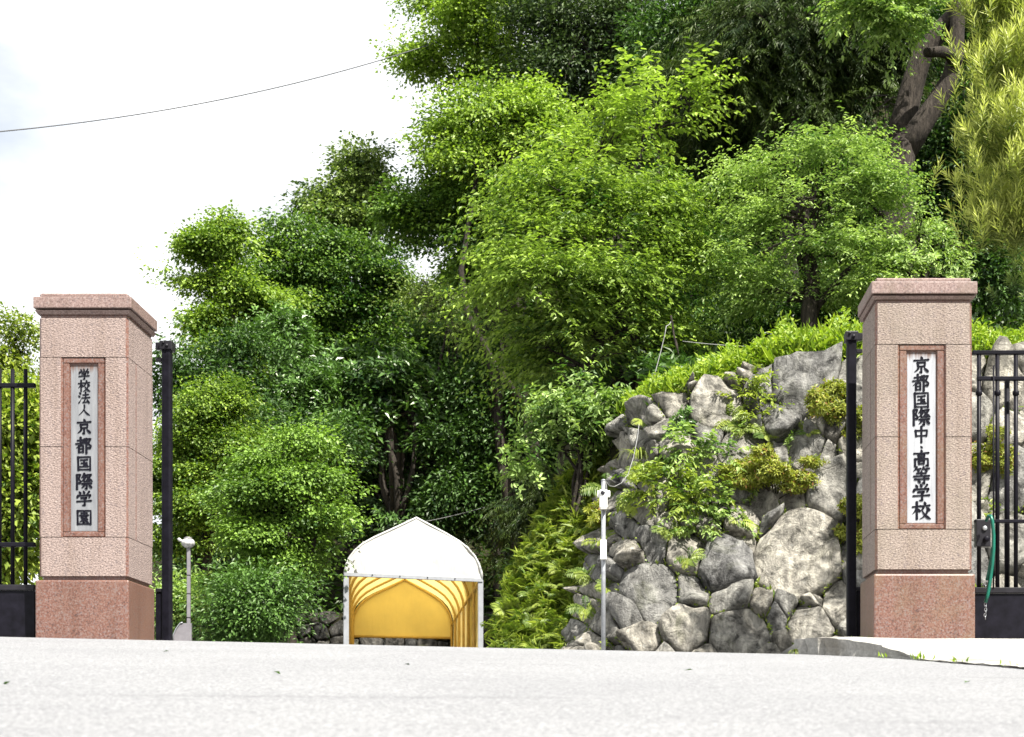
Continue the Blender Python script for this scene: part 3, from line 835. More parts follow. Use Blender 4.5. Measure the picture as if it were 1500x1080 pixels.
# ------------------------------------------------------------------ the marquee / carport tent
def tent():
    Y = 30.0
    k = Y / F
    yaw = R(8.5)
    o = P(607, HY, Y); o.z = -.05
    root = empty('canopy_tent', o, yaw)
    tag(root, 'white and yellow arched canopy tent standing in the yard', 'tent')
    roll = R(-1.1)
    W = 200 * k
    eave = (HY - 847) * k + CZ + .05
    # gable profile in metres from centre, above the eave
    prof_px = [(-101,-2),(-99,-14),(-94,-26),(-86,-37),(-74,-47.5),(-58,-57),(-40,-66),(-20,-76),(3,-88),(24,-77.5),(46,-66.5),(64,-56.5),(78,-46.5),(88,-35),(94,-24),(98,-12),(99,0)]
    prof = [(x * k, -y * k + eave) for x, y in prof_px]
    prof = [(x + (z - eave) * 0, z - x * math.tan(R(1.1))) for x, z in prof]
    L = 10.6
    xs0, xs1 = prof[0][0], prof[-1][0]
    zl, zrr = prof[0][1], prof[-1][1]
    # front gable cloth with gentle sag and folds, slightly in front of the frame
    n = len(prof)
    m = MB()
    rows = 12
    vs = []
    for r_ in range(rows + 1):
        t = r_ / rows
        for i, (x, z) in enumerate(prof):
            zb = zl + (zrr - zl) * (x - xs0) / (xs1 - xs0) + .012
            zz = zb + (z - zb) * t
            fold_ = max(0.0, x + .1)*.022*math.sin(x*17 - zz*5)*math.sin(t*math.pi)
            yy = -.04 + .018 * math.sin(x * 4 + zz * 3) * math.sin(t * math.pi) * (1 if x < .3 else 1.8) - .01 * math.sin(x * 11 + zz * 2.0) * (x > .1) + fold_
            vs.append((x, yy, zz))
    m.add(vs, [(r_*n+i, r_*n+i+1, (r_+1)*n+i+1, (r_+1)*n+i) for r_ in range(rows) for i in range(n - 1)], 0, True)
    # hem roll around the edge
    m.tube([(x, -.03, z) for x, z in prof], .022, 8)
    m.build('front_gable', M_TENTW, root)
    # roof skin
    m = MB(); vs = []
    ny = 13
    for j in range(ny):
        y = L * j / (ny - 1)
        sag = 1 - .012 * abs(math.sin(math.pi * j / 2))
        for x, z in prof: vs.append((x * sag, y, eave + (z - eave) * sag))
    m.add(vs, [(j*n+i, j*n+i+1, (j+1)*n+i+1, (j+1)*n+i) for j in range(ny-1) for i in range(n-1)], 0, True)
    m.build('roof_skin', M_TENTF, root)
    # side curtains
    for (x, z, s) in ((xs0, zl, -1), (xs1, zrr, 1)):
        m = MB(); vs = []
        nc = 60
        for j in range(nc + 1):
            y = .12 + (L - .2) * j / nc
            w = .018 * math.sin(y * 9) * s
            vs += [(x + w * .2, y, z), (x + w, y, z * .5), (x + w, y, .03)]
        m.add(vs, [(j*3+i, j*3+i+1, j*3+i+4, j*3+i+3) for j in range(nc) for i in range(2)], 0, True)
        m.build('side_curtain', M_TENTY, root)
    # back gable curtain
    zb = .42
    back = [(x * .97, z) for x, z in prof]
    m = MB(); vs = []
    for t in (0, .33, .66, 1):
        for i, (x, z) in enumerate(back):
            zlow = eave - .35
            vs.append((x, L - .02 + .02 * math.sin(x * 3 + t * 4), zlow + (z - zlow) * t))
    m.add(vs, [(r_*n+i, r_*n+i+1, (r_+1)*n+i+1, (r_+1)*n+i) for r_ in range(3) for i in range(n-1)], 0, True)
    m.build('back_curtain', M_TENTB, root)
    m = MB(); m.tube([(back[0][0], L - .04, eave - .35), (back[-1][0], L - .04, eave - .37)], .03, 8)
    m.build('back_beam', M_TENTR, root)
    # ribs with their legs
    ins = .045
    for j in range(1, 7):
        y = L * j / 6 - (.06 if j == 6 else 0)
        m = MB()
        pts = [(xs0 + ins, y, .0)] + [(x * (1 - .035), y, z - .045) for x, z in prof] + [(xs1 - ins, y, .0)]
        m.tube(pts, .028, 8)
        m.build('rib', M_TENTR, root)
    m = MB(); m.tube([(prof[8][0], .05, prof[8][1] - .06), (prof[8][0], L - .1, prof[8][1] - .06)], .024, 8); m.build('ridge_pole', M_TENTR, root)
    for x, z in ((xs0 + ins, zl), (xs1 - ins, zrr)):
        m = MB(); m.tube([(x, .05, z - .02), (x, L - .1, z - .02)], .028, 8); m.build('eave_pole', M_TENTR, root)
    # front frame: legs and beam
    for x, z in ((xs0 + .03, zl), (xs1 - .03, zrr)):
        bevel_box('leg', x - .05, x + .05, -.07, .03, 0, z - .0, M_FRAME, root, .012, 2)
        bevel_box('foot_plate', x - .1, x + .1, -.11, .09, -.01, .006, M_GALV, root, .003, 1)
    m = MB()
    h = .035
    vs = []
    for (x, z) in ((xs0 - .005, zl), (xs1 + .005, zrr)):
        vs += [(x, -.085, z - h), (x, .02, z - h), (x, .02, z + h * .7), (x, -.085, z + h * .7)]
    m.add(vs, [(0,4,5,1),(1,5,6,2),(2,6,7,3),(3,7,4,0),(0,1,2,3),(7,6,5,4)])
    bm_ = m.build('front_beam', M_FRAME, root)
    m = MB()
    for t in (.2, .4, .6, .8):
        x = xs0 + (xs1 - xs0) * t
        MB().lathe([(.012, 0), (.012, -.012)], (x, -.085, zl + (zrr - zl) * t), 8, 0, 'y').build('bolt', M_STEELD, bm_)
tent()

# ------------------------------------------------------------------ camera pole and lamp post
def camera_pole():
    Y = 17.5
    k = Y / F
    b = P(884, HY, Y); b.z = float(zr(np.array(b.x), np.array(Y)))
    root = empty('security_camera_pole', b)
    tag(root, 'thin grey pole with a white security camera, in front of the rock wall', 'camera pole')
    z = lambda py: (HY - py) * k + CZ - b.z
    MB().tube([(0, 0, -.02), (0, 0, z(705))], .024, 12).build('pole', M_GALV, root)
    MB().lathe([(.026, 0), (.026, .012), (.01, .022)], (0, 0, z(705)), 12).build('pole_cap', M_GALV, root)
    body = bevel_box('camera_housing', -.042, .042, -.095, .045, z(746), z(719), M_WHITEP, root, .012, 2)
    bevel_box('housing_wing', -.068, -.044, -.06, .02, z(729), z(720), M_WHITEP, body, .006, 1)
    bevel_box('housing_wing', .044, .072, -.06, .02, z(729), z(720), M_WHITEP, body, .006, 1)
    m = MB(); m.lathe([(.022, .0), (.024, -.006), (.02, -.012), (.008, -.016)], (-.006, -.097, z(724)), 16, 0, 'y'); m.build('lens', M_LENS, body)
    bevel_box('lower_hood', -.036, .036, -.09, .03, z(748), z(737.5), mat_hood, body, .006, 1)
    bevel_box('junction_box', -.034, .034, -.07, .03, z(820.5), z(792), M_WHITEP, root, .006, 2)
    m = MB(); m.tube([(.016, -.02, z(706)), (.03, -.02, z(712)), (.035, -.03, z(719))], .006, 6)
    m.build('cable', M_CABLEW, root)
    MB().tube([(-.02, -.03, z(747)), (0, -.04, z(752)), (.03, -.03, z(747))], .004, 6).build('cable', M_CABLEW, root)
mat_hood = mat_simple('beige_plastic', (.52, .50, .44), .5, 0, 6, .1)
camera_pole()

M_LAMP = mat_simple('dirty_white_lamp', (.36, .355, .34), .5, 0, 30, .5)
def lamp_post():
    Y = 25.0
    k = Y / F
    b = P(276.5, HY, Y); b.z = float(zr(np.array(b.x), np.array(Y)))
    root = empty('lamp_post', b)
    tag(root, 'grey lamp post with a white floodlight head behind the left gatepost', 'lamp post')
    z = lambda py: (HY - py) * k + CZ - b.z
    bevel_box('post', -.026, .026, -.026, .026, z(915), z(803), M_POLEG, root, .006, 1)
    bevel_box('post_base', -.034, .034, -.034, .034, -.02, z(915) - .002, M_POLEG, root, .006, 1)
    for py in (843, 870, 905):
        bevel_box('band', -.028, .028, -.028, .028, z(py + .7), z(py - .7), M_STEELD, root, .001, 1)
    m = MB(); m.lathe([(.02, 0), (.06, .015), (.10, .05), (.105, .09), (.085, .125), (.045, .145)], (-.01, 0, z(803)), 16); m.build('lamp_head', M_LAMP, root)
    m = MB(); m.tube([(-.07, -.02, z(795)), (-.14, -.03, z(791)), (-.15, -.03, z(789))], [.02, .026, .02], 8); m.build('sensor', M_LAMP, root)
    m = MB(); m.lathe([(.06, 0), (.065, .015), (.03, .03)], (-.01, 0, z(803) + .14), 12); m.build('vent_cap', M_POLEG, root)
lamp_post()

# small dark trailer-like board with a pale sloping edge beside the lamp post foot
sb = empty('sloping_board', P(266, 930, 24.5))
tag(sb, 'grey board with a pale sloping edge at the foot of the lamp post', 'board')
kk = 24.5 / F
m = MB(); pts = [(-12, -30), (-12, 0), (-8, 8), (-2, 16), (1, 17), (14, 17), (14, -30)]
f = [(x * kk, 0, y * kk) for x, y in pts]; g = [(x * kk, .05, y * kk) for x, y in pts]; n_ = len(f)
m.add(f + g, [tuple(range(n_))[::-1], tuple(range(n_, 2 * n_))] + [(i, (i + 1) % n_, n_ + (i + 1) % n_, n_ + i) for i in range(n_)]); m.build('panel', M_POLEG, sb)
m = MB(); m.tube([(x * kk, -.01, y * kk) for x, y in [(-13, -8), (-12, 0), (-8, 9), (-2, 17), (2, 18)]], .008, 6); m.build('edge_trim', M_GALV, sb)

# ------------------------------------------------------------------ rock walls: stones from a power diagram
def clip(poly, a, b, c):
    """keep a*x+b*y<=c"""
    out = []
    for i in range(len(poly)):
        p, q = poly[i], poly[(i + 1) % len(poly)]
        dp, dq = a*p[0]+b*p[1]-c, a*q[0]+b*q[1]-c
        if dp <= 0: out.append(p)
        if (dp < 0) != (dq < 0) and dp != dq:
            t = dp / (dp - dq)
            out.append((p[0] + (q[0]-p[0])*t, p[1] + (q[1]-p[1])*t))
    return out

def power_cells(seeds, bound):
    cells = []
    for i, (x, y, r) in enumerate(seeds):
        poly = list(bound)
        for j, (u, v, s) in enumerate(seeds):
            if i == j or abs(u-x) + abs(v-y) > 330: continue
            a, b = 2*(u-x), 2*(v-y)
            c = (u*u+v*v-s*s) - (x*x+y*y-r*r)
            poly = clip(poly, a, b, c)
            if len(poly) < 3: break
        cells.append(poly)
    return cells

def stone_mesh(poly, surf, nrm, bulge, seed, gap, nang=26, rings=6, rough=1.0):
    cx = sum(p[0] for p in poly) / len(poly); cy = sum(p[1] for p in poly) / len(poly)
    vs, fs = [], []
    # boundary radius by ray casting from the centroid
    rad = []
    for k in range(nang):
        t = 2 * math.pi * k / nang
        dx, dy = math.cos(t), math.sin(t)
        best = 1e9
        for i in range(len(poly)):
            x1, y1 = poly[i][0]-cx, poly[i][1]-cy; x2, y2 = poly[(i+1) % len(poly)][0]-cx, poly[(i+1) % len(poly)][1]-cy
            ex, ey = x2-x1, y2-y1
            den = dx*ey - dy*ex
            if abs(den) < 1e-9: continue
            s = (x1*ey - y1*ex) / den
            u = (x1*dy - y1*dx) / den
            if s > 0 and -1e-6 <= u <= 1+1e-6: best = min(best, s)
        rad.append(best if best < 1e8 else 5.0)
    # soften corners
    for _ in range(0):
        rad = [min(rad[k], .25*rad[k-1] + .5*rad[k] + .25*rad[(k+1) % nang]) for k in range(nang)]
    jit = [1 + .05 * mnoise.noise((math.cos(2*math.pi*k/nang)*1.3, math.sin(2*math.pi*k/nang)*1.3, seed * 3.1)) for k in range(nang)]
    mean = sum(rad) / nang
    def put(px, py, h):
        s = surf(px, py); n = nrm(px, py)
        f = mnoise.fractal((s + Vector((seed*7.3, 0, 0))) * 1.9, .9, 2.0, 5) * .105 * rough
        f += (.5 - abs(mnoise.noise((s + Vector((0, seed*5.1, 0))) * 2.7))) * .15 * rough - .05 * rough
        # a tilted facet so faces differ from stone to stone
        f += ((px-cx) * math.sin(seed*1.9) + (py-cy) * math.cos(seed*2.7)) / mean * .085
        return s + n * (h + f * min(1, max(h, 0) * 6 + .25))
    # rings from outside (buried back) to the crown
    prof = [(.99, -.60), (1.01, -.12), (1.01, .28), (.985, .62), (.93, .84)] + [(.93 * (1 - (i / rings) ** 1.1), .84 + .16 * math.sin(math.pi/2 * (i / rings) ** .8)) for i in range(1, rings)]
    for (q, h) in prof:
        for k in range(nang):
            t = 2*math.pi*k/nang
            r = max(rad[k] * jit[k] - gap, 1.0) * q
            vs.append(put(cx + r*math.cos(t), cy + r*math.sin(t), h * bulge if h > 0 else h * .5))
    vs.append(put(cx, cy, bulge))
    nr = len(prof)
    for i in range(nr - 1):
        for k in range(nang):
            k2 = (k+1) % nang
            fs.append((i*nang+k, (i+1)*nang+k, (i+1)*nang+k2, i*nang+k2))
    for k in range(nang):
        fs.append(((nr-1)*nang+k, nr*nang, (nr-1)*nang+(k+1) % nang))
    return vs, fs

def xcorner(py): return 914 - max(0.0, py - 660) * .27
def wallY(px, py):
    y = 18.7 + 1.9 * (965 - py) / 420
    c = max(0.0, xcorner(py) + 75 - px) / 75
    return y + 1.7 * c ** 1.7
def wsurf(px, py): return P(px, py, wallY(px, py))
def wnrm(px, py):
    a = wsurf(px + 6, py) - wsurf(px - 6, py); b = wsurf(px, py - 6) - wsurf(px, py + 6)
    return a.cross(b).normalized()
Zs = lambda zx, zy, r: (820 + zx / 2.161, 480 + zy / 2.161, r / 2.161)
raw = [(770,190,100),(490,255,85),(370,250,45),(300,285,38),(432,215,22),(215,400,55),(690,320,50),(772,395,52),(590,430,90),(375,410,36),(308,475,42),(282,365,28),(868,520,70),(425,585,50),(282,590,45),(580,620,50),(752,735,128),(520,770,82),(395,720,60),(300,710,45),(232,720,45),(300,855,85),(405,850,52),(540,885,55),(565,985,95),(400,965,75),(778,955,62),(885,890,55),(222,920,45),(165,930,42),(105,900,45),(265,1010,45),(60,965,38),(470,500,50),(192,560,40),(225,640,36),(165,780,42),(125,845,30),(690,412,32),(860,310,52),(640,570,40),(540,180,25),(620,220,35),(930,215,55),(960,380,70),(985,560,70),(970,720,75),(960,840,45),(960,960,60),(690,945,28),(620,905,25),(480,1060,50),(320,1075,40),(640,1075,50),(770,1075,60),(900,1070,55),(1010,1070,60),(200,1070,40),(110,1060,40),(30,1050,30),
       (1045,250,70),(1060,450,80),(1070,620,70),(1075,800,85),(1065,960,70),(1170,200,60),(1180,330,60),(1175,480,70),(1190,640,75),(1200,800,70),(1170,930,55),(1290,180,60),(1300,300,70),(1310,470,90),(1290,640,60),(1300,770,60),(1310,920,80),(1400,200,80),(1410,330,60),(1420,500,90),(1415,700,90),(1420,900,90),(1180,1060,60),(1330,1070,60),(1450,1060,60)]
seeds = [Zs(*r) for r in raw]
_rs = random.Random(5)
for _ in range(400):
    x, y = _rs.uniform(830, 1525), _rs.uniform(540, 985)
    if all(math.hypot(x-a, y-b) > c*.86 + 7 for a, b, c in seeds): seeds.append((x, y, 9.0))
wall_top = [(880,640),(893,612),(905,603),(940,588),(985,575),(1030,560),(1060,557),(1100,543),(1150,530),(1200,526),(1260,522),(1330,520),(1420,515),(1530,512)]
bound = [(822,1012),(826,958),(842,900),(858,830),(874,740),(884,660)] + wall_top[1:] + [(1530,1012)]
bound = bound[::-1]
def area(p): return sum(p[i][0]*p[(i+1)%len(p)][1]-p[(i+1)%len(p)][0]*p[i][1] for i in range(len(p)))/2
# the bound is not convex: clip cells with its convex pieces by clamping the top edge afterwards
hull = [(815,1012),(1530,1012),(1530,500),(905,500),(880,640)]
if area(hull) < 0: hull = hull[::-1]
cells = power_cells(seeds, hull)
tx = [p[0] for p in wall_top]; ty = [p[1] for p in wall_top]
rw = empty('rock_wall', P(1050, 990, 18.7))
tag(rw, 'tall leaning retaining wall of big grey boulders behind the right gatepost', 'rock wall')
def wall_back():
    m = MB(); vs = []
    pxs = np.linspace(812, 1530, 60); nv = 16
    for j in range(nv):
        for px in pxs:
            t = float(np.interp(px, tx, ty)) + 8
            py = 1012 + (t - 1012) * j / (nv - 1)
            pxx = px
            vs.append(wsurf(pxx, py) - wnrm(pxx, py) * .05 - rw.location)
    n = len(pxs)
    m.add(vs, [(j*n+i, j*n+i+1, (j+1)*n+i+1, (j+1)*n+i) for j in range(nv-1) for i in range(n-1)], 0, True)
    return m.build('packing_earth', M_SOIL, rw)
wall_back()
for i, poly in enumerate(cells):
    if len(poly) < 3: continue
    pl = []
    for (x, y) in poly:
        t = float(np.interp(x, tx, ty)) + mnoise.noise((x * .05, 3.3, 0)) * 7
        pl.append((max(x, xcorner(y) - 4), max(y, t)))
    if abs(area(pl)) < 120: continue
    r = math.sqrt(abs(area(pl)) / math.pi) * 18.7 / F
    vs, fs = stone_mesh(pl, wsurf, wnrm, min(.27, .12 + r * .22) * (1.0 + .35 * math.sin(i * 2.3)), i + 1.0, .2 + (i % 3) * .35, 36 if r > .4 else 28, 7 if r > .4 else 5)
    c = Vector((0, 0, 0))
    for v in vs: c += v
    c /= len(vs)
    m = MB(); m.add([v - c for v in vs], fs, 0, True)
    o = m.build('stone', M_ROCK, rw)
    o.location = c - rw.location

# low stone wall at the back of the yard, seen beneath the tent
def low_wall():
    Y = 43.0
    root = empty('low_stone_wall', P(580, 990, Y))
    tag(root, 'low mossy dark stone wall at the back of the yard behind the tent', 'stone wall')
    rs = random.Random(3)
    sd = []
    for row, py in enumerate((905, 925, 945, 968)):
        x = 395 + rs.random() * 12
        while x < 730:
            w = rs.uniform(16, 34)
            sd.append((x + w / 2, py + rs.uniform(-4, 4), w * .5))
            x += w
    hull = [(392, 985), (735, 985), (735, 897), (392, 897)]
    if area(hull) < 0: hull = hull[::-1]
    surf = lambda a, b: P(a, b, Y + (985 - b) * .004)
    nr = lambda a, b: Vector((0, -.96, .28))
    for i, poly in enumerate(power_cells(sd, hull)):
        if len(poly) < 3 or abs(area(poly)) < 60: continue
        poly = [(x, max(y, 897 + 5 * mnoise.noise((x * .06, 0, 0)) + max(0, 470 - x) * .12)) for x, y in poly]
        if abs(area(poly)) < 50: continue
        vs, fs = stone_mesh(poly, surf, nr, .16, i + 50.0, .8, 16, 4, .7)
        c = Vector((0, 0, 0))
        for v in vs: c += v
        c /= len(vs)
        m = MB(); m.add([v - c for v in vs], fs, 0, True)
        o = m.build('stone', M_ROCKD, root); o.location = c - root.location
    a, b = P(392, 985, Y + .25) - root.location, P(735, 900, Y + .6) - root.location
    MB().box(a.x, b.x, a.y, b.y, a.z - .6, b.z).build('packing_earth', M_SOIL, root)
low_wall()

# ------------------------------------------------------------------ foliage engine
def leaf_quads(Pp, D, N, L, W, tone, fold=.18, droop=.12, hi=False):
    """two-faced folded leaves; returns V (n*k,3), Q, tone per vertex"""
    D = unit(D); Sd = unit(np.cross(D, N)); N = np.cross(Sd, D)
    L = L[:, None]; W = W[:, None]
    n = len(Pp)
    if not hi:
        a = Pp; t = Pp + D*L - N*L*droop
        m_ = Pp + D*L*.42
        l = m_ + Sd*W*.5 + N*W*fold; r = m_ - Sd*W*.5 + N*W*fold
        V = np.stack([a, r, t, l], 1).reshape(-1, 3)
        b = np.arange(n)[:, None]*4
        Q = np.concatenate([b + np.array([[0, 1, 2]]), b + np.array([[0, 2, 3]])])
        return V, Q, np.repeat(tone, 4)
    a = Pp; t = Pp + D*L - N*L*droop
    m1 = Pp + D*L*.28; m2 = Pp + D*L*.66 - N*L*droop*.35
    V = np.stack([a, m1 - Sd*W*.46 + N*W*fold, m2 - Sd*W*.40 + N*W*fold*.8, t, m2 + Sd*W*.40 + N*W*fold*.8, m1 + Sd*W*.46 + N*W*fold], 1).reshape(-1, 3)
    b = np.arange(n)[:, None]*6
    Q = np.concatenate([b + np.array([[0, 1, 2, 3]]), b + np.array([[0, 3, 4, 5]])])
    return V, Q, np.repeat(tone, 6)

def rnd(*s): return rng.random(s)
def gau(*s): return rng.normal(size=s)
def sphere(n):
    return unit(gau(n, 3))
UP = np.array([0, 0, 1.0])

def spray(kind, C, O, scale, leaf, tb):
    """C clump centres, O outward directions, returns leaf P,D,N,L,W,tone"""
    n = len(C)
    if kind == 'maple':          # flat layered pads
        K = 30; r = .42 * scale
        ph = rnd(n, K) * 2*np.pi; rr = np.sqrt(rnd(n, K)) * r
        ax = unit(O * np.array([1, 1, .25]) + gau(n, 3) * .25)
        side = unit(np.cross(ax, UP)); 
        upv = unit(UP + gau(n, 3)*.22)
        off = ax[:, None]*(rr*np.cos(ph))[..., None]*1.35 + side[:, None]*(rr*np.sin(ph))[..., None]*.9 + upv[:, None]*(gau(n, K)*.05*scale)[..., None] - UP*((rr/r)**2*.10*scale)[..., None]
        Pp = C[:, None] + off
        D = off + ax[:, None]*.25*scale + gau(n, K, 3)*.18*scale - UP*.10*scale
        N = upv[:, None] + gau(n, K, 3)*.38
        L = leaf*(.7 + .6*rnd(n, K)); W = L*(.62 + .2*rnd(n, K))
    elif kind == 'broad':
        K = 18; r = .36 * scale
        off = gau(n, K, 3) * np.array([1, 1, .62]) * r * .62
        Pp = C[:, None] + off
        D = off*1.2 + O[:, None]*.25 + gau(n, K, 3)*.22 - UP*.18
        N = UP + O[:, None]*.45 + gau(n, K, 3)*.45
        L = leaf*(.65 + .7*rnd(n, K)); W = L*(.40 + .14*rnd(n, K))
    elif kind == 'gloss':        # rosettes at twig ends
        K = 11
        axv = unit(O*.7 + UP*.55 + gau(n, 3)*.35)
        e1 = unit(np.cross(axv, gau(n, 3))); e2 = np.cross(axv, e1)
        ph = np.arange(K)*2.4 + rnd(n, 1)*6.28
        el = .25 + .75*(np.arange(K)/K)[None]*np.ones((n, 1)) + gau(n, K)*.12
        rad_ = e1[:, None]*np.cos(ph)[..., None] + e2[:, None]*np.sin(ph)[..., None]
        D = rad_*np.cos(el)[..., None]*1.0 + axv[:, None]*np.sin(el - .25)[..., None]*.6
        Pp = C[:, None] + axv[:, None]*((np.arange(K)/K)[None]*np.ones((n, 1))*.16*scale)[..., None] + gau(n, K, 3)*.03*scale
        N = axv[:, None] + gau(n, K, 3)*.25
        L = leaf*(.75 + .5*rnd(n, K)); W = L*(.36 + .1*rnd(n, K))
    elif kind == 'cherry':       # arching shoots, leaves hanging on both sides
        K = 17
        dirv = unit(O*np.array([1, 1, .55]) + UP*.28 + gau(n, 3)*.28)
        Ls = (.75 + .6*rnd(n))*scale
        s = (np.arange(K)+.5)/K
        stem = C[:, None] + dirv[:, None]*(s[None]*Ls[:, None])[..., None] - UP*((s**2)[None]*Ls[:, None]*.34)[..., None]
        sd = unit(np.cross(dirv, UP))
        sg = np.where(np.arange(K) % 2 == 0, 1, -1)[None, :, None]
        D = sd[:, None]*sg*(.75) + dirv[:, None]*.55 - UP*(.30 + .25*rnd(n, K))[..., None] + gau(n, K, 3)*.18
        Pp = stem + gau(n, K, 3)*.03*scale
        N = UP + gau(n, K, 3)*.33 + sd[:, None]*sg*.3
        L = leaf*(.7 + .55*rnd(n, K)); W = L*(.38 + .1*rnd(n, K))
    elif kind == 'cedar':        # drooping feathery sprays
        K = 34
        dirv = unit(O*np.array([1, 1, .2]) - UP*.35 + gau(n, 3)*.3)
        Ls = (.5 + .5*rnd(n))*scale
        s = (np.arange(K)+.3)/K
        stem = C[:, None] + dirv[:, None]*(s[None]*Ls[:, None])[..., None] - UP*((s**2)[None]*Ls[:, None]*.45)[..., None]
        sd = unit(np.cross(dirv, UP) + gau(n, 3)*.15)
        sg = np.where(np.arange(K) % 2 == 0, 1, -1)[None, :, None]
        D = sd[:, None]*sg*.8 + dirv[:, None]*.7 - UP*.55 + gau(n, K, 3)*.25
        Pp = stem
        N = UP + gau(n, K, 3)*.4
        taper = (1.05 - .7*s)[None]
        L = leaf*taper*(.7 + .6*rnd(n, K)); W = L*(.13 + .05*rnd(n, K))
    elif kind == 'podo':         # long narrow leaves round upright shoots
        K = 26
        axv = unit(O*.35 + UP*.9 + gau(n, 3)*.3)
        e1 = unit(np.cross(axv, gau(n, 3))); e2 = np.cross(axv, e1)
        s = (np.arange(K))/K
        ph = np.arange(K)*2.4 + rnd(n, 1)*6.28
        rad_ = e1[:, None]*np.cos(ph)[..., None] + e2[:, None]*np.sin(ph)[..., None]
        D = rad_*(.95 - .5*s)[None, :, None] + axv[:, None]*(.45 + .6*s)[None, :, None]
        Pp = C[:, None] + axv[:, None]*(s[None]*.30*scale*np.ones((n, 1)))[..., None]
        N = axv[:, None] + gau(n, K, 3)*.15
        L = leaf*(.8 + .4*rnd(n, K)); W = L*.13
        tone = np.clip(s[None]**1.5*1.0 + tb[:, None]*.5 - .25 + gau(n, K)*.08, 0, 1)
        return [a.reshape(-1, 3) for a in (Pp, D, N)] + [L.ravel(), W.ravel(), tone.ravel()]
    tone = np.clip(tb[:, None] + gau(n, K)*.13, 0, 1)
    return [a.reshape(-1, 3) for a in (np.broadcast_to(Pp, (n, K, 3)), np.broadcast_to(D, (n, K, 3)), np.broadcast_to(N, (n, K, 3)))] + [L.ravel(), W.ravel(), tone.ravel()]

DENS = 1.0
NLEAF = [0, 0]
def crown_points(lobes, per, gate=0, seed=0):
    """clump centres spread in the outer shells of the lobes"""
    Cs, Os, lid = [], [], []
    for i, (c, r) in enumerate(lobes):
        n = max(4, int(per[i]))
        d = sphere(n)
        rr = .40 + .62*rnd(n)**.6 + np.where(rnd(n) < .12, .45*rnd(n), 0)
        p = np.asarray(c)[None] + d*np.asarray(r)[None]*rr[:, None]
        f = gate
        if f:
            q = p*f + seed*3.7
            g = (np.sin(q[:, 0]*1.7 + 1.3*np.sin(q[:, 2]*1.1)) + np.sin(q[:, 2]*2.1 + 1.7*np.sin(q[:, 0]*.9 + q[:, 1])) + np.sin(q[:, 1]*1.5 + 1.1*np.sin(q[:, 2]*1.6)))/3
            k_ = g > -.10 + .25*(rnd(n) - .5)
            p, d = p[k_], d[k_]
        Cs.append(p); Os.append(d); lid.append(np.full(len(p), i))
    return np.concatenate(Cs), np.concatenate(Os), np.concatenate(lid)

def sub_lobes(c, r, n, size=(.34, .55), seed=0, flat=1.0):
    g = np.random.default_rng(seed)
    out = []
    for i in range(n):
        d = unit(g.normal(size=3)); rr = g.random()**.5 * .86
        s = g.uniform(*size) * (1.0 if i % 3 == 0 else g.uniform(.45, .8))
        if i % 3: rr = rr * .45 + .62
        out.append((np.asarray(c) + d*np.asarray(r)*rr, np.asarray(r)*s*np.array([1, 1, flat*g.uniform(.6, .95)])))
    return out

def limb(m, a, b, r0, r1, wob=.12, n=6, seg=6, seed=0):
    g = np.random.default_rng(seed)
    a, b = np.asarray(a, float), np.asarray(b, float)
    L = np.linalg.norm(b - a)
    pts = []
    o1, o2 = g.normal(size=3)*wob*L, g.normal(size=3)*wob*L*.6
    for i in range(n + 1):
        t = i / n
        q = a + (b - a)*t + o1*math.sin(math.pi*t)*.5 + o2*math.sin(2*math.pi*t)*.35
        q[2] += math.sin(math.pi*t)*L*.05
        pts.append(Vector(q))
    m.tube(pts, [r0 + (r1 - r0)*(i/n)**.8 for i in range(n + 1)], seg)
    return pts

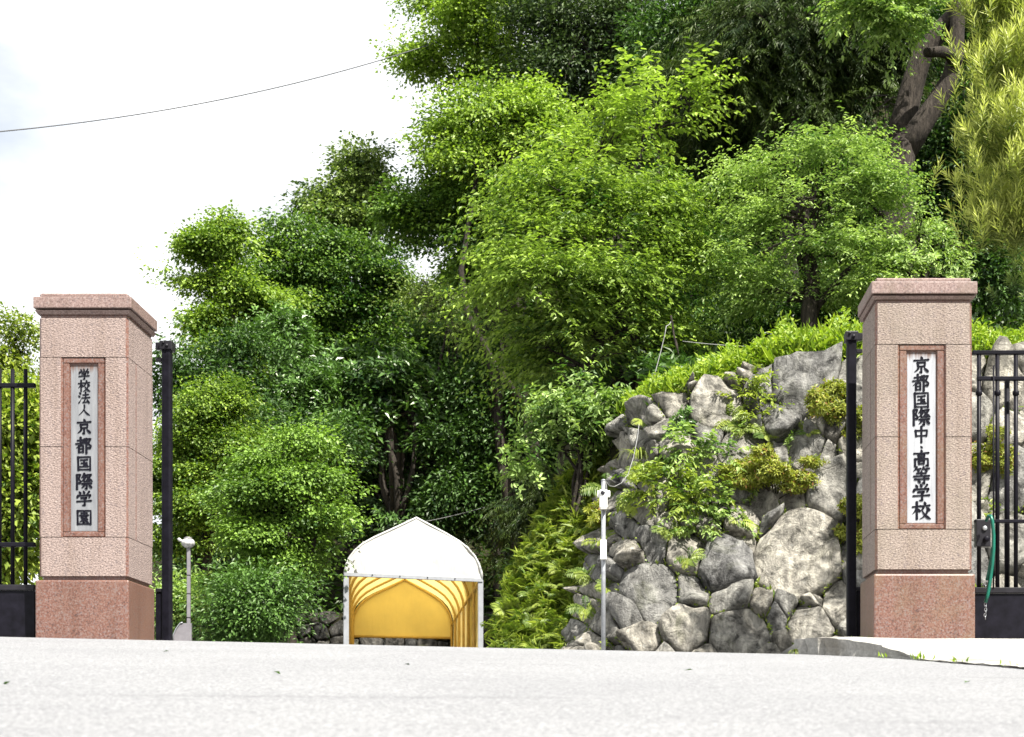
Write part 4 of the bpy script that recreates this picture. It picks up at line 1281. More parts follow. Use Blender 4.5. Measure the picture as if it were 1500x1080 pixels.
def tree(name, label, cat, boxes, Y, kind, leaf, mat, clumps, scale=1.0, trunk=None, trunk_r=.14, bark=M_BARKD, nl=9, hi=False, group=None,
         fold=.18, droop=.14, size=(.34, .55), twigs=40, seed=1, tone_mu=.42, tone_sd=.24, ydepth=.8, limbs=True, gate=None, dens=1.0, jit=.16):
    gate = (2.6 if Y > 36 else 3.6) if gate is None else gate
    """boxes: crown masses in photograph pixels (cx, cy, rx, ry, depth offset) -> real positions at distance Y"""
    if kind in ('maple', 'broad', 'cherry'): leaf *= .84; clumps *= 1.3
    if kind == 'gloss': leaf *= .88; clumps *= 1.15
    g = np.random.default_rng(seed*101 + 5)
    fans = []
    for bi, bx in enumerate(boxes):
        cx, cy, rx, ry = bx[:4]; dy = bx[4] if len(bx) > 4 else 0
        yy = Y + dy; k = yy / F
        c = np.array(P(cx, cy, yy))
        r = np.array([rx*k, min(max(rx, ry)*k*ydepth, 2.6), ry*k])*1.04
        nf = max(9, int(nl*1.45*(1 if len(boxes) == 1 else math.sqrt(rx*ry)/42)))
        for q in range(nf):
            d = unit(g.normal(size=3)*np.array([1, .9, 1]))
            if d[2] < -.45: d[2] *= -.6
            if d[1] > .5 and g.random() < .6: d[1] *= -1
            o_ = c + np.array([0, 0, -.30])*r + g.normal(size=3)*r*.16
            e_ = c + d*r*g.choice([g.uniform(.5, .9), g.uniform(.85, 1.05), g.uniform(1.0, 1.25)], p=[.42, .40, .18])
            if g.random() < .30:
                fans.append((o_ + (e_ - o_)*.35, o_ + (e_ - o_)*g.uniform(1.05, 1.3) + np.array([0, 0, g.uniform(-.05, .2)])*r, g.uniform(.07, .14), .05))
                continue
            fans.append((o_, e_, g.uniform(.18, .40), g.uniform(.10, .24) if kind != 'cedar' else g.uniform(.15, .28)))
    wgt = np.array([np.linalg.norm(e - o_)**1.6*w for o_, e, w, h in fans]); per = (1.42 if kind in ('maple', 'cherry') else 1.24)*clumps*dens*wgt/wgt.sum()
    Cs, Os, li = [], [], []
    for i, (o_, e_, w, h) in enumerate(fans):
        n = max(5, int(per[i])); ax = e_ - o_; Ln = np.linalg.norm(ax); u = ax/Ln
        lat = np.cross(u, UP + g.normal(size=3)*.25); lat = lat/np.linalg.norm(lat); nor = np.cross(lat, u)
        t = .22 + .86*g.random(n)**.62
        wid = w*Ln*np.sqrt(np.clip(1.12 - t, .02, 1))*1.25
        la = g.uniform(-1, 1, n); la = np.sign(la)*np.abs(la)**.8
        p = o_ + u*(t*Ln)[:, None] + lat*(la*wid)[:, None] + nor*(g.normal(size=n)*h*Ln*.45)[:, None] - UP*((.10*Ln*(la**2) + .14*Ln*t*t))[:, None] + UP*(.10*Ln)
        p = p + g.normal(size=(n, 3))*jit*scale*np.array([1, 1, .8])
        # gaps: drop clumps where a slow wave field is low
        qf = p*gate*np.array([.62, .62, 1.05]) + seed*3.7
        gv = (np.sin(qf[:, 0]*1.7 + 1.3*np.sin(qf[:, 2]*1.1)) + np.sin(qf[:, 2]*2.3 + 1.7*np.sin(qf[:, 0]*.9 + qf[:, 1])) + np.sin(qf[:, 1]*1.5 + 1.1*np.sin(qf[:, 2]*1.6)))/3
        kp = gv > ({'maple': .04, 'cherry': .02, 'gloss': -.10}.get(kind, -.12)) + .22*(g.random(n) - .5)
        kp[:3] = True
        p, la = p[kp], la[kp]; n = len(p)
        Cs.append(p); Os.append(unit(u + lat*la[:, None]*.9 + g.normal(size=(n, 3))*.25)); li.append(np.full(n, i))
    C, O, lid = np.concatenate(Cs), np.concatenate(Os), np.concatenate(li)
    lobes = [(e_, np.ones(3)*w) for o_, e_, w, h in fans]; vol = wgt
    lt = rng.normal(size=len(lobes))*.12
    tb = np.clip(tone_mu + gau(len(C))*tone_sd*.85 + lt[lid], 0, 1)
    Pp, D, N, L, W, T = spray(kind, C, O, scale, leaf, tb)
    V, Q, tt = leaf_quads(Pp, D, N, L, W, T, fold, droop, hi)
    NLEAF[0] += len(Pp); NLEAF[1] += len(Q) * (2 if hi else 1)
    # base of trunk
    cx0 = np.mean([l[0] for l in lobes], axis=0)
    if trunk is None: tx_, ty_ = cx0[0], cx0[1]
    else: tx_, ty_ = (trunk - PX)/F*Y, Y
    zb = float(terr(np.array(tx_), np.array(ty_)))
    root = empty(name, (tx_, ty_, zb))
    tag(root, label, cat, group)
    base = np.array([tx_, ty_, zb])
    me = bpy.data.meshes.new('crown')
    set_mesh(me, V - base, Q, False, tt)
    cr = link('crown', me, mat, root)
    cr['kind'] = 'stuff'
    # trunk and limbs
    m = MB()
    topc = cx0 - base
    fork = np.array([topc[0]*.55, topc[1]*.4, max(topc[2]*.55, .4)])
    limb(m, (0, 0, -.25), fork, trunk_r*1.25, trunk_r*.8, .05, 7, 9, seed)
    m.build('trunk', bark, root)
    m = MB()
    order = sorted(range(len(lobes)), key=lambda i: -vol[i])
    for q, i in enumerate(order[:26] if limbs else []):
        o_, e_ = fans[i][0] - base, fans[i][1] - base
        if q < 7: limb(m, fork*(.72 + .28*((q*37) % 10)/10), o_, trunk_r*.5, trunk_r*.28, .12, 6, 6, seed*17 + i)
        pts = limb(m, o_, o_ + (e_ - o_)*.92, trunk_r*.26, .008, .07, 6, 5, seed*19 + i)
        sel = np.where(lid == i)[0]
        for s_ in rng.choice(sel, min(len(sel), max(3, twigs // 9))):
            st = pts[rng.integers(2, 6)]
            limb(m, st, C[s_] - base, trunk_r*.09, .004, .08, 3, 4, int(s_))
    if m.v: m.build('branches', bark, root)
    return root

# ------------------------------------------------------------------ the wood
TG = 'trees on the slope behind the gate'
# far backing trees high on the hill
tree('oak_tree', 'tall dark grey-green oak filling the top centre of the wood', 'tree', [(880,70,125,120),(800,150,70,70),(960,150,80,90),(890,215,70,50)], 48, 'broad', .17, L_GREY, 2400, 1.5, 900, .3, nl=14, group=TG, seed=2)
tree('oak_tree', 'pale airy tree at the top left of the wood where the overhead wire ends', 'tree', [(690,28,60,17),(640,58,55,15),(610,85,35,10),(705,72,70,17),(745,108,50,17),(662,108,38,10),(725,-2,80,18),(650,8,40,14)], 50, 'maple', .14, L_LIME, 900, 1.5, 745, .22, nl=9, group=TG, seed=3, tone_mu=.6, size=(.26,.42))
tree('maple_tree', 'yellow-lime topped maple below the pale airy tree', 'tree', [(750,140,48,15),(720,168,80,17),(795,172,58,17),(680,208,58,15),(762,212,100,19),(832,205,42,18),(645,222,34,12),(705,250,78,18),(800,260,70,24),(820,305,55,26)], 43, 'maple', .12, L_LIME, 1700, 1.25, 800, .2, nl=12, group=TG, seed=4, tone_mu=.55)
tree('maple_tree', 'leaning maple with bare branches against the sky gap', 'tree', [(640,283,52,15),(715,290,58,18),(610,308,38,10),(655,318,50,12),(740,330,78,20),(620,338,40,7),(730,382,58,22)], 44, 'maple', .14, L_MAPLE, 1250, 1.25, 790, .2, M_BARK, nl=10, group=TG, seed=5, twigs=70, size=(.26,.44))
tree('maple_tree', 'lime green maple with a rounded top at the far left of the wood', 'tree', [(330,340,34,15),(325,370,52,18),(312,405,50,18),(350,438,56,18),(315,475,42,18),(335,520,56,20),(325,560,48,20)], 46, 'maple', .125, L_LIME, 1650, 1.2, 352, .16, M_BARK, nl=10, group=TG, seed=6, tone_mu=.5)
tree('zelkova_tree', 'tall dark green tree beside the lime green maple', 'tree', [(430,335,26,13),(455,365,58,18),(520,372,58,20),(440,405,68,20),(540,410,52,20),(470,450,78,20),(540,465,45,20),(460,500,70,22),(520,520,56,24),(480,560,60,24)], 50, 'maple', .135, L_MAPLE, 2200, 1.35, 515, .22, M_BARK, nl=10, group=TG, seed=7, tone_mu=.3)
tree('zelkova_tree', 'olive green pointed treetop rising above the dark tall tree', 'tree', [(530,240,22,12),(525,265,40,15),(505,293,46,15),(562,298,46,17),(530,325,58,15),(480,330,20,14)], 52, 'maple', .15, L_OLIVE, 800, 1.4, 520, .18, nl=9, group=TG, seed=8, tone_mu=.45)
tree('camellia_tree', 'sparkling glossy-leaved evergreen between the left maples', 'tree', [(425,530,50,60),(450,600,50,70),(400,500,40,40)], 43, 'gloss', .17, L_GLOSS, 1500, 1.2, 430, .14, nl=9, group=TG, seed=9, tone_mu=.7)
tree('maple_tree', 'small layered maple directly right of the left gate post', 'tree', [(305,578,36,15),(300,612,58,16),(315,652,64,16),(285,698,58,17),(305,742,56,17),(270,650,40,20),(285,785,50,18)], 33, 'maple', .080, L_LIME, 2300, .9, 300, .13, nl=10, group=TG, seed=10, tone_mu=.32)
tree('maple_tree', 'broad green maple left of the tent with low tiers of leaves', 'tree', [(430,650,28,14),(428,682,56,15),(402,716,72,16),(445,748,58,16),(395,785,72,17),(440,815,46,15),(370,750,50,16),(400,840,60,14)], 28.8, 'maple', .080, L_MAPLE, 3000, .9, 430, .14, M_BARK, nl=11, group=TG, seed=11, tone_mu=.6)
tree('bush', 'dense low green bush at the foot of the maple left of the tent', 'bush', [(360,880,50,45),(400,900,45,40),(345,915,50,35)], 27, 'broad', .10, L_DARK, 1000, .9, 370, .06, nl=8, seed=12, tone_mu=.65)
tree('bush', 'bright weedy bush behind the lamp post', 'bush', [(262,890,24,55),(285,900,20,40)], 31, 'broad', .12, L_BRIGHT, 260, .9, 265, .04, nl=5, seed=13, tone_mu=.45)
tree('camphor_tree', 'big-leaved evergreen in the middle of the wood above the tent', 'tree', [(560,570,75,50),(600,600,60,50),(530,620,50,50)], 45, 'gloss', .26, L_GLOSS, 1150, 1.6, 590, .2, nl=10, group=TG, seed=14, tone_mu=.4)
tree('camphor_tree', 'dark glossy evergreen spreading low behind the tent', 'tree', [(560,690,95,60),(640,680,90,60),(600,760,110,60),(520,740,60,60)], 46.5, 'gloss', .19, L_GLOSS, 2600, 1.3, 600, .22, nl=12, group=TG, seed=15, tone_mu=.25)
tree('camphor_tree', 'rounded dark evergreen right above the tent peak', 'tree', [(710,660,80,60),(760,620,70,60),(690,730,70,55),(740,560,70,60)], 45, 'broad', .17, L_DARK, 2000, 1.3, 740, .22, nl=11, group=TG, seed=16, tone_mu=.45)
tree('thin_tree', 'thin half-bare young tree in the sky gap of the wood', 'tree', [(650,450,50,45),(620,430,30,30),(680,500,50,40)], 47, 'broad', .12, L_OLIVE, 170, 1.4, 660, .1, nl=7, group=TG, seed=17, twigs=160, tone_mu=.5)
tree('evergreen_tree', 'dark evergreen filling the gap behind the thin half-bare tree', 'tree', [(650,535,85,40),(735,480,45,60),(580,525,45,40)], 56, 'broad', .19, L_DARK, 1100, 1.6, 650, .2, nl=10, group=TG, seed=18, tone_mu=.5)
tree('cherry_tree', 'large yellow-green cherry tree at the centre left of the rock wall', 'tree', [(870,262,56,26),(822,298,68,24),(920,308,72,28),(785,348,58,20,-.7),(862,358,98,26),(955,360,52,28),(770,398,46,18,-.9),(840,414,96,24,-.4),(925,432,72,26),(805,466,66,22,-.4),(890,490,84,26),(850,530,84,22)], 24.9, 'cherry', .125, L_CHERRY, 2600, .9, 960, .12, M_BARKD, nl=9, hi=False, group=TG, seed=19, tone_mu=.50, twigs=60, size=(.30,.5))
tree('cherry_sapling', 'tall thin shoots with pale yellow leaves above the cherry tree', 'tree', [(880,215,50,50),(960,180,60,40),(850,260,45,30),(1010,150,30,25)], 29.5, 'cherry', .16, L_CHERRY, 130, .95, 930, .07, nl=6, hi=True, group=TG, seed=20, tone_mu=.85, size=(.2,.35), twigs=90)
tree('evergreen_tree', 'shaded green tree under the cherry tree above the slope', 'tree', [(880,540,80,50),(950,500,80,70),(1010,440,70,80)], 30, 'cherry', .12, L_DARK, 1200, .9, 990, .18, nl=9, group=TG, seed=21, tone_mu=.6)
tree('cedar_tree', 'tall dark cedar with drooping sprays at the top right', 'tree', [(1150,60,130,90),(1220,150,90,90),(1080,120,80,90),(1280,80,60,80),(1180,240,70,50)], 31, 'cedar', .22, L_CEDAR, 2500, 1.2, 1160, .3, nl=12, group=TG, seed=22, tone_mu=.5)
tree('cedar_tree', 'narrow dark cedar between the cherry tree and the tall cedar', 'tree', [(1050,220,60,80),(1070,330,70,70),(1030,130,60,70)], 33, 'cedar', .22, L_CEDAR, 1300, 1.1, 1060, .22, nl=10, group=TG, seed=23, tone_mu=.35)
tree('evergreen_tree', 'dark leafy tree high behind the narrow cedar', 'tree', [(1020,60,90,90),(1000,180,80,90),(1100,300,90,90),(1030,400,80,80)], 37, 'broad', .15, L_DARK, 2200, 1.2, 1040, .25, nl=10, group=TG, seed=24, tone_mu=.5)
tree('evergreen_tree', 'deep green tree in the shade behind the forked trunk', 'tree', [(1250,300,100,100),(1400,250,90,130),(1330,380,110,80),(1440,420,70,80),(1400,80,90,90)], 35, 'broad', .15, L_DARK, 2300, 1.2, 1380, .25, nl=10, group=TG, seed=25, tone_mu=.3)
tree('fresh_tree', 'fresh bright green small-leaved tree on top of the rock wall', 'tree', [(1172,222,32,16),(1238,222,38,18),(1150,258,58,18),(1242,274,68,20),(1105,275,34,12),(1190,318,86,22),(1292,308,42,22),(1130,364,66,18),(1242,374,76,22),(1082,408,50,15),(1170,425,86,20),(1270,430,48,20)], 24.2, 'cherry', .085, L_BRIGHT, 2000, .62, 1195, .13, M_BARK, nl=7, group=TG, seed=26, tone_mu=.50, size=(.3,.5))
tree('bush', 'pale sparkling bush right behind the top of the right gatepost', 'bush', [(1355,350,42,40),(1330,390,45,30),(1390,395,30,25)], 24, 'gloss', .10, L_BRIGHT, 420, .7, 1360, .05, nl=7, seed=27, tone_mu=.6)
tree('evergreen_tree', 'dark shrubby tree on the wall terrace behind the grass', 'tree', [(1100,480,90,45),(1200,460,80,40),(1030,500,60,50),(1270,440,60,60)], 26.5, 'broad', .10, L_DARK, 1500, .8, 1120, .1, nl=9, group=TG, seed=28, tone_mu=.45)
tree('podocarpus_tree', 'yellow-tipped podocarpus leaning in at the right edge', 'tree', [(1468,50,36,60),(1500,130,42,90),(1468,215,30,55),(1500,270,38,90),(1445,290,22,22),(1500,370,36,45),(1456,345,20,20),(1440,130,16,30)], 15.5, 'podo', .11, L_PODO, 950, .95, 1590, .05, M_BARK, nl=5, group=TG, seed=29, tone_mu=.85, fold=.05, droop=.05, limbs=False)
tree('cypress_tree', 'dark old-foliaged conifer at the very right edge', 'tree', [(1500,330,30,110),(1510,430,25,60),(1505,200,20,60)], 17.5, 'podo', .09, L_OLIVE, 700, .6, 1600, .06, nl=6, group=TG, seed=30, tone_mu=.3, limbs=False)
tree('small_tree', 'bright crooked-branched small tree left of the rock wall top', 'tree', [(850,620,65,45),(890,600,40,40),(820,650,45,35),(770,690,35,22)], 22.6, 'gloss', .11, L_BRIGHT, 620, .9, 850, .07, M_BARK, nl=8, hi=True, group=TG, seed=31, tone_mu=.40, twigs=90)
tree('cedar_tree', 'young dark cedar in the shade right of the tent', 'tree', [(780,760,50,55),(810,720,45,40),(750,820,40,40)], 40, 'cedar', .2, L_CEDAR, 800, 1.0, 775, .15, nl=8, group=TG, seed=32, tone_mu=.4)
tree('evergreen_tree', 'dark undershrub tree between the tent and the fern bank', 'tree', [(800,880,28,45),(815,850,35,40)], 33, 'broad', .15, L_DARK, 500, 1.0, 760, .08, nl=7, group=TG, seed=33, tone_mu=.7)
tree('pine_tree', 'hazy green tree far beyond the left fence', 'tree', [(25,505,22,45),(8,540,26,40),(40,560,18,30)], 46, 'maple', .13, L_FERN, 420, 1.2, 20, .12, nl=7, group=TG, seed=34, tone_mu=.6)
tree('hedge_bush', 'tangled green garden bushes seen through the left fence', 'bush', [(20,640,45,60),(-10,720,60,70),(35,740,35,60),(10,820,50,40)], 17.5, 'broad', .12, L_FERN, 900, .8, 15, .06, nl=8, seed=35, tone_mu=.5)
tree('evergreen_tree', 'dark evergreen low behind the layered maples', 'tree', [(330,560,80,70),(270,560,40,60),(400,650,90,70),(300,700,70,80),(470,660,60,60),(340,820,100,70),(420,850,45,50)], 40, 'broad', .15, L_DARK, 2200, 1.1, 380, .2, nl=8, group=TG, seed=36, tone_mu=.4)

# forked old trunk at the upper right
def forked():
    Y = 28.5
    b = P(1318, 470, Y); b.z = float(terr(np.array(b.x), np.array(Y)))
    root = empty('old_tree', b)
    tag(root, 'old tree with a thick forked trunk and a sawn-off branch at the upper right', 'tree', TG)
    q = lambda px, py, dy=0: np.array(P(px, py, Y + dy)) - np.array(b)
    k = Y / F
    m = MB()
    m.tube([Vector((0, 0, -.3)), Vector(q(1316, 400)), Vector(q(1314, 330)), Vector(q(1314, 250)), Vector(q(1322, 215)), Vector(q(1330, 190))], [34*k, 30*k, 27*k, 24*k, 21*k, 6*k], 14)
    m.build('trunk', M_BARK, root)
    m = MB()
    m.tube([Vector(q(*p)) for p in [(1322,225),(1345,190),(1372,150),(1392,115),(1400,80),(1402,45),(1405,0),(1412,-60)]], [20*k, 17*k, 15*k, 13*k, 12*k, 11*k, 11*k, 9*k], 12)
    m.build('limb', M_BARK, root)
    m = MB()
    m.tube([Vector(q(*p)) for p in [(1316,225,.2),(1325,170,.3),(1338,120,.3),(1352,78,.3),(1380,42,.3),(1408,12,.3),(1430,-40,.3)]], [22*k, 19*k, 17*k, 15*k, 14*k, 13*k, 11*k], 12)
    m.build('limb', M_BARK, root)
    m = MB()
    m.tube([Vector(q(*p)) for p in [(1402,92,-.1),(1390,78,-.25),(1376,76,-.4),(1357,77,-.55)]], [11*k, 9*k, 7.5*k, 7*k], 10)
    so = m.build('sawn_branch', M_BARK, root)
    MB().lathe([(6.4*k, 0), (6.4*k, -.006)], tuple(q(1357, 77, -.55) + np.array([-.0, -.02, 0])), 10, 0, 'y')
    m = MB()
    for i in range(16):
        a = q(1290 + 30*random.random(), 140 + 60*random.random(), -.3)
        limb(m, a, a + np.array([random.uniform(-.5, .4), random.uniform(-.4, .1), random.uniform(-.7, .2)]), .012, .004, .25, 6, 5, i)
    m.build('dead_twigs', M_BARK, root)
    # a few leafy clumps high up
    lob = []
    for j, (cx, cy, rx, ry) in enumerate([(1290, 22, 40, 36), (1325, -25, 50, 35), (1268, 5, 36, 36)]):
        lob += sub_lobes(np.array(P(cx, cy, Y - 1.2)), np.array([rx*k, rx*k*.7, ry*k]), 6, seed=90 + j)
    C, O, lid = crown_points(lob, [22]*len(lob))
    Pp, D, N, L, W, T = spray('cherry', C, O, .55, .10, np.clip(.45 + gau(len(C))*.2, 0, 1))
    V, Q, tt = leaf_quads(Pp, D, N, L, W, T, hi=True)
    me = bpy.data.meshes.new('crown'); set_mesh(me, V - np.array(b), Q, False, tt)
    cr = link('crown', me, L_BRIGHT, root); cr['kind'] = 'stuff'
forked()

# ------------------------------------------------------------------ ground cover and plants on the wall
def leaf_object(name, Pp, D, N, L, W, T, mat, parent=None, origin=(0, 0, 0), hi=False, fold=.12, droop=.15):
    V, Q, tt = leaf_quads(Pp, D, N, L, W, T, fold, droop, hi)
    NLEAF[0] += len(Pp); NLEAF[1] += len(Q) * (2 if hi else 1)
    me = bpy.data.meshes.new(name); set_mesh(me, V - np.array(origin), Q, False, tt)
    o = link(name, me, mat, parent)
    if parent is None: o.location = origin
    return o

# undergrowth over the hill
n = 50000
X = rng.uniform(-16, 15, n); Y = rng.uniform(20.8, 74, n)
px = PX + F*X/Y
keep = (px > 180) & (px < 1800) & (terr(X, Y) - zr(X, Y) > .8)
X, Y = X[keep], Y[keep]
n = len(X)
Pp = np.stack([X, Y, terr(X, Y) + rnd(n)*.5 + .02], 1)
D = gau(n, 3)*np.array([1, 1, .5]) + UP*.5
sz = .10 + .006*(Y - 20)
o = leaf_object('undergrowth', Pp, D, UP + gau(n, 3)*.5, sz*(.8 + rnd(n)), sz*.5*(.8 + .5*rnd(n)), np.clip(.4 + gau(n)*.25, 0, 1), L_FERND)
tag(o, kind='stuff')

n = 16000
X = rng.uniform(-2.6, 2.2, n); Y = rng.uniform(20.3, 28, n)
keep = terr(X, Y) - zr(X, Y) > .15
X, Y = X[keep], Y[keep]; n = len(X)
Pp = np.stack([X, Y, terr(X, Y) + rnd(n)*.35], 1)
o = leaf_object('undergrowth', Pp, gau(n, 3)*np.array([1, 1, .5]) + UP*.4 + np.array([0, -.5, 0]), UP + gau(n, 3)*.5, .08 + .10*rnd(n), .04 + .05*rnd(n), np.clip(.5 + gau(n)*.25, 0, 1), L_DARK)
tag(o, kind='stuff')

# grass and leafy cover along the top of the rock wall
def wall_grass():
    Ps = []; Ds = []; Ls = []; Ws = []; Ts = []; Ns = []
    for _ in range(4200):
        px = rng.uniform(905, 1530)
        t = float(np.interp(px, tx, ty))
        top = float(np.interp(px, [905, 930, 1000, 1060, 1140, 1200, 1260, 1420, 1530], [12, 22, 30, 38, 58, 62, 58, 26, 26]))
        dens = top / 60
        if rng.random() > .45 + dens: continue
        back = rng.random()
        s = P(px, t + 6, wallY(px, t))
        base = np.array([s.x*(1 + back*.05), s.y + back*1.9, s.z - .05 + back*.45*top/60])
        K = 3
        for _k in range(K):
            L = rng.uniform(.12, .30)*(.6 + .5*top/60)
            lean = rng.normal(size=3)*np.array([.5, .4, .2]) + np.array([-.05, -.25, 1.0])*rng.uniform(.5, 1)
            Ps.append(base + rng.normal(size=3)*.06 + np.array([0, 0, rng.random()*.22*top/60])); Ds.append(lean); Ls.append(L); Ws.append(L*rng.uniform(.10, .2))
            Ns.append(rng.normal(size=3)*.5 + np.array([0, -.6, .5])); Ts.append(np.clip(rng.normal(.5, .25), 0, 1))
    o = leaf_object('grass', np.array(Ps), np.array(Ds), np.array(Ns), np.array(Ls), np.array(Ws), np.array(Ts), L_GRASS, hi=True, droop=.3)
    tag(o, kind='stuff')
wall_grass()
Ps = []
for _ in range(16000):
    px = rng.uniform(900, 1530); t = float(np.interp(px, tx, ty)); b_ = rng.random()
    hgt = float(np.interp(px, [905, 1000, 1140, 1260, 1530], [14, 26, 46, 50, 22]))
    py = t + rng.normal(0, 5) - 4
    s_ = P(px, py, wallY(px, t) - .05)
    bump_ = .5 + .5*math.sin(px*.11) * math.sin(px*.043 + 2)
    Ps.append((s_.x, s_.y + b_*1.6, s_.z + b_*.3 + rng.random()*hgt*.0085*(.4 + bump_)))
Ps = np.array(Ps); n = len(Ps)
o = leaf_object('groundcover', Ps, gau(n, 3) + np.array([0, -.5, .4]), np.array([0, -.4, .8]) + gau(n, 3)*.5, .04 + .07*rnd(n), .018 + .035*rnd(n), np.clip(.55 + gau(n)*.28, 0, 1), L_GRASS)
tag(o, kind='stuff')

def fern_mesh(seed, nf=11, ln=.55, mat=L_FERN, upness=.8, name='fern'):
    g = np.random.default_rng(seed)
    Ps, Ds, Ns, Ls, Ws, Ts = [], [], [], [], [], []
    for f in range(nf):
        a = g.uniform(0, 2*np.pi)
        out = np.array([math.cos(a), math.sin(a), 0]); L = ln*g.uniform(.6, 1.1); u = upness*g.uniform(.6, 1.2)
        sd = np.array([-out[1], out[0], 0]); tn = np.clip(g.normal(.5, .22), 0, 1)
        K = 13
        for i in range(K):
            s = (i + .8)/K
            c = out*L*s*.9 + UP*(u*L*s*(1.15 - s*.95))
            w = L*.30*math.sin(math.pi*min(1, .18 + s*.82))**.8
            for sg in (1, -1):
                Ps.append(c); Ds.append(sd*sg + out*.45 - UP*.12 + g.normal(size=3)*.08); Ns.append(UP + out*.2 + g.normal(size=3)*.15); Ls.append(w); Ws.append(w*.34); Ts.append(tn)
    V, Q, tt = leaf_quads(*[np.array(a) for a in (Ps, Ds, Ns, Ls, Ws, Ts)], .08, .12)
    me = bpy.data.meshes.new(name); set_mesh(me, V, Q, False, tt); me.materials.append(mat)
    return me
ferns = [fern_mesh(i) for i in range(5)]
ferns_d = [fern_mesh(20 + i, 10, .5, L_FERND, .7) for i in range(3)]

# fern bank left of the wall: ferns one by one, leafy cover between them
rs = random.Random(11)
bank_top = ([740, 760, 800, 850, 900], [900, 850, 760, 690, 640])
cnt = 0
spots = []
for j in range(2500):
    if len(spots) >= 130: break
    px, py = rs.uniform(735, 905), rs.uniform(650, 990)
    if py < np.interp(px, *bank_top) + 8: continue
    if px > xcorner(py) + 2: continue
    if any(abs(px-a)/11 + abs(py-b)/11 < 1 for a, b in spots): continue
    spots.append((px, py))
def bank_point(px, py):
    # surface of the bank: a slope leaning back, meeting the wall corner
    t = max(0.0, (xcorner(py) - px))
    return P(px, py, wallY(xcorner(py), py) + .25 + .010*t + (985 - py)*.004)
for i, (px, py) in enumerate(spots):
    o = link('fern', ferns[i % 5])
    o.location = bank_point(px, py) + Vector((-.08, -.34, .05))
    s = rs.uniform(.30, .58)
    o.scale = (s, s, s); o.rotation_euler = (R(rs.uniform(-10, 60)), R(rs.uniform(-45, 35)), rs.uniform(0, 6.28))
    tag(o, 'yellow-green fern on the bank between the tent and the rock wall', 'fern', 'ferns on the bank left of the rock wall')
# the bank itself
m = MB(); vs = []
nu, nv = 22, 18
for j in range(nv):
    for i in range(nu):
        s = i/(nu-1); py = 1010 - (1010 - 700)*j/(nv-1)
        xl = np.interp(py, [640, 690, 760, 850, 900, 1010], [895, 850, 800, 757, 738, 728])
        px = xl + (xcorner(py) + 6 - xl)*s
        q = bank_point(px, py); vs.append((q.x, q.y + .25, q.z))
m.add(vs, [(j*nu+i, j*nu+i+1, (j+1)*nu+i+1, (j+1)*nu+i) for j in range(nv-1) for i in range(nu-1)], 0, True)
o = m.build('slope', M_SOIL); tag(o, kind='structure')
Ps = []
for _ in range(26000):
    py = rs.uniform(640, 1005); xl = float(np.interp(py, [640, 690, 760, 850, 900, 1010], [895, 850, 800, 757, 738, 728]))
    px = rs.uniform(xl - 6, xcorner(py) + 8)
    q = bank_point(px, py); w_ = .5 + .5*math.sin(px*.16 + 2*math.sin(py*.05))*math.sin(py*.11 + px*.03)
    if rs.random() > .35 + .65*w_: continue
    Ps.append((q.x, q.y - .42*w_ + rs.uniform(-.15, .2), q.z + rs.uniform(0, .2)*w_))
Ps = np.array(Ps); n = len(Ps)
o = leaf_object('groundcover', Ps, gau(n, 3)*.7 + np.array([-.5, -.6, .45]), np.array([-.1, -.6, .7]) + gau(n, 3)*.6, .05 + .15*rnd(n)**2, .010 + .016*rnd(n), np.clip(.5 + gau(n)*.3, 0, 1), L_FERN, droop=.35)
tag(o, kind='stuff')
for i in range(14):
    px, py = rs.uniform(728, 790), rs.uniform(890, 945)
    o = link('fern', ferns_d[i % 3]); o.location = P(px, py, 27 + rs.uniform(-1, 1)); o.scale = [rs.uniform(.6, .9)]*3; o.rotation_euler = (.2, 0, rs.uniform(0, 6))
    tag(o, 'green fern low beside the right leg of the tent', 'fern', 'ferns low beside the tent')

def wall_plant(name, label, cat, px, py, rx, ry, kind, leaf, mat, clumps, scale=.4, out=.25, accent=None, group=None, tone=.5, hi=False, size=(.35, .55)):
    Yp = wallY(px, py)
    k = Yp / F
    n_ = wnrm(px, py)
    c = np.array(wsurf(px, py) + n_*out)
    b = wsurf(px, py + ry*.5)
    root = empty(name, b); tag(root, label, cat, group)
    lob = sub_lobes(c, np.array([rx*k, min(rx, ry)*k*.7 + .05, ry*k]), 8, size, int(px))
    vol = np.array([l[1][0]*l[1][2] for l in lob]); per = clumps*vol/vol.sum()
    C, O, lid = crown_points(lob, per)
    tb = np.clip(tone + gau(len(C))*.2, 0, 1)
    Pp, D, N, L, W, T = spray(kind, C, O, scale, leaf, tb)
    sel = rnd(len(Pp)) < .07
    leaf_object('leaves', Pp[~sel] if accent else Pp, *( [a[~sel] for a in (D, N, L, W, T)] if accent else [D, N, L, W, T]), mat, root, b, hi)['kind'] = 'stuff'
    if accent:
        leaf_object('new_leaves', Pp[sel], D[sel], N[sel], L[sel], W[sel], T[sel], accent, root, b, hi)['kind'] = 'stuff'
    m = MB()
    for s_ in rng.choice(len(C), 18):
        limb(m, np.array(wsurf(px, py + ry*.2) - n_*.05) - np.array(b), C[s_] - np.array(b), .010, .004, .1, 4, 4, int(s_))
    m.build('stems', M_BARK, root)
    return root
wall_plant('azalea_bush', 'rounded yellowish azalea bush growing over the largest boulder', 'bush', 1135, 722, 74, 46, 'gloss', .052, L_AZAL, 1000, .24, .34, L_RED, tone=.55)
wall_plant('azalea_bush', 'tall azalea bush beside the steel post high on the rock wall', 'bush', 1222, 625, 45, 58, 'gloss', .052, L_AZAL, 900, .24, .3, L_RED, tone=.5)
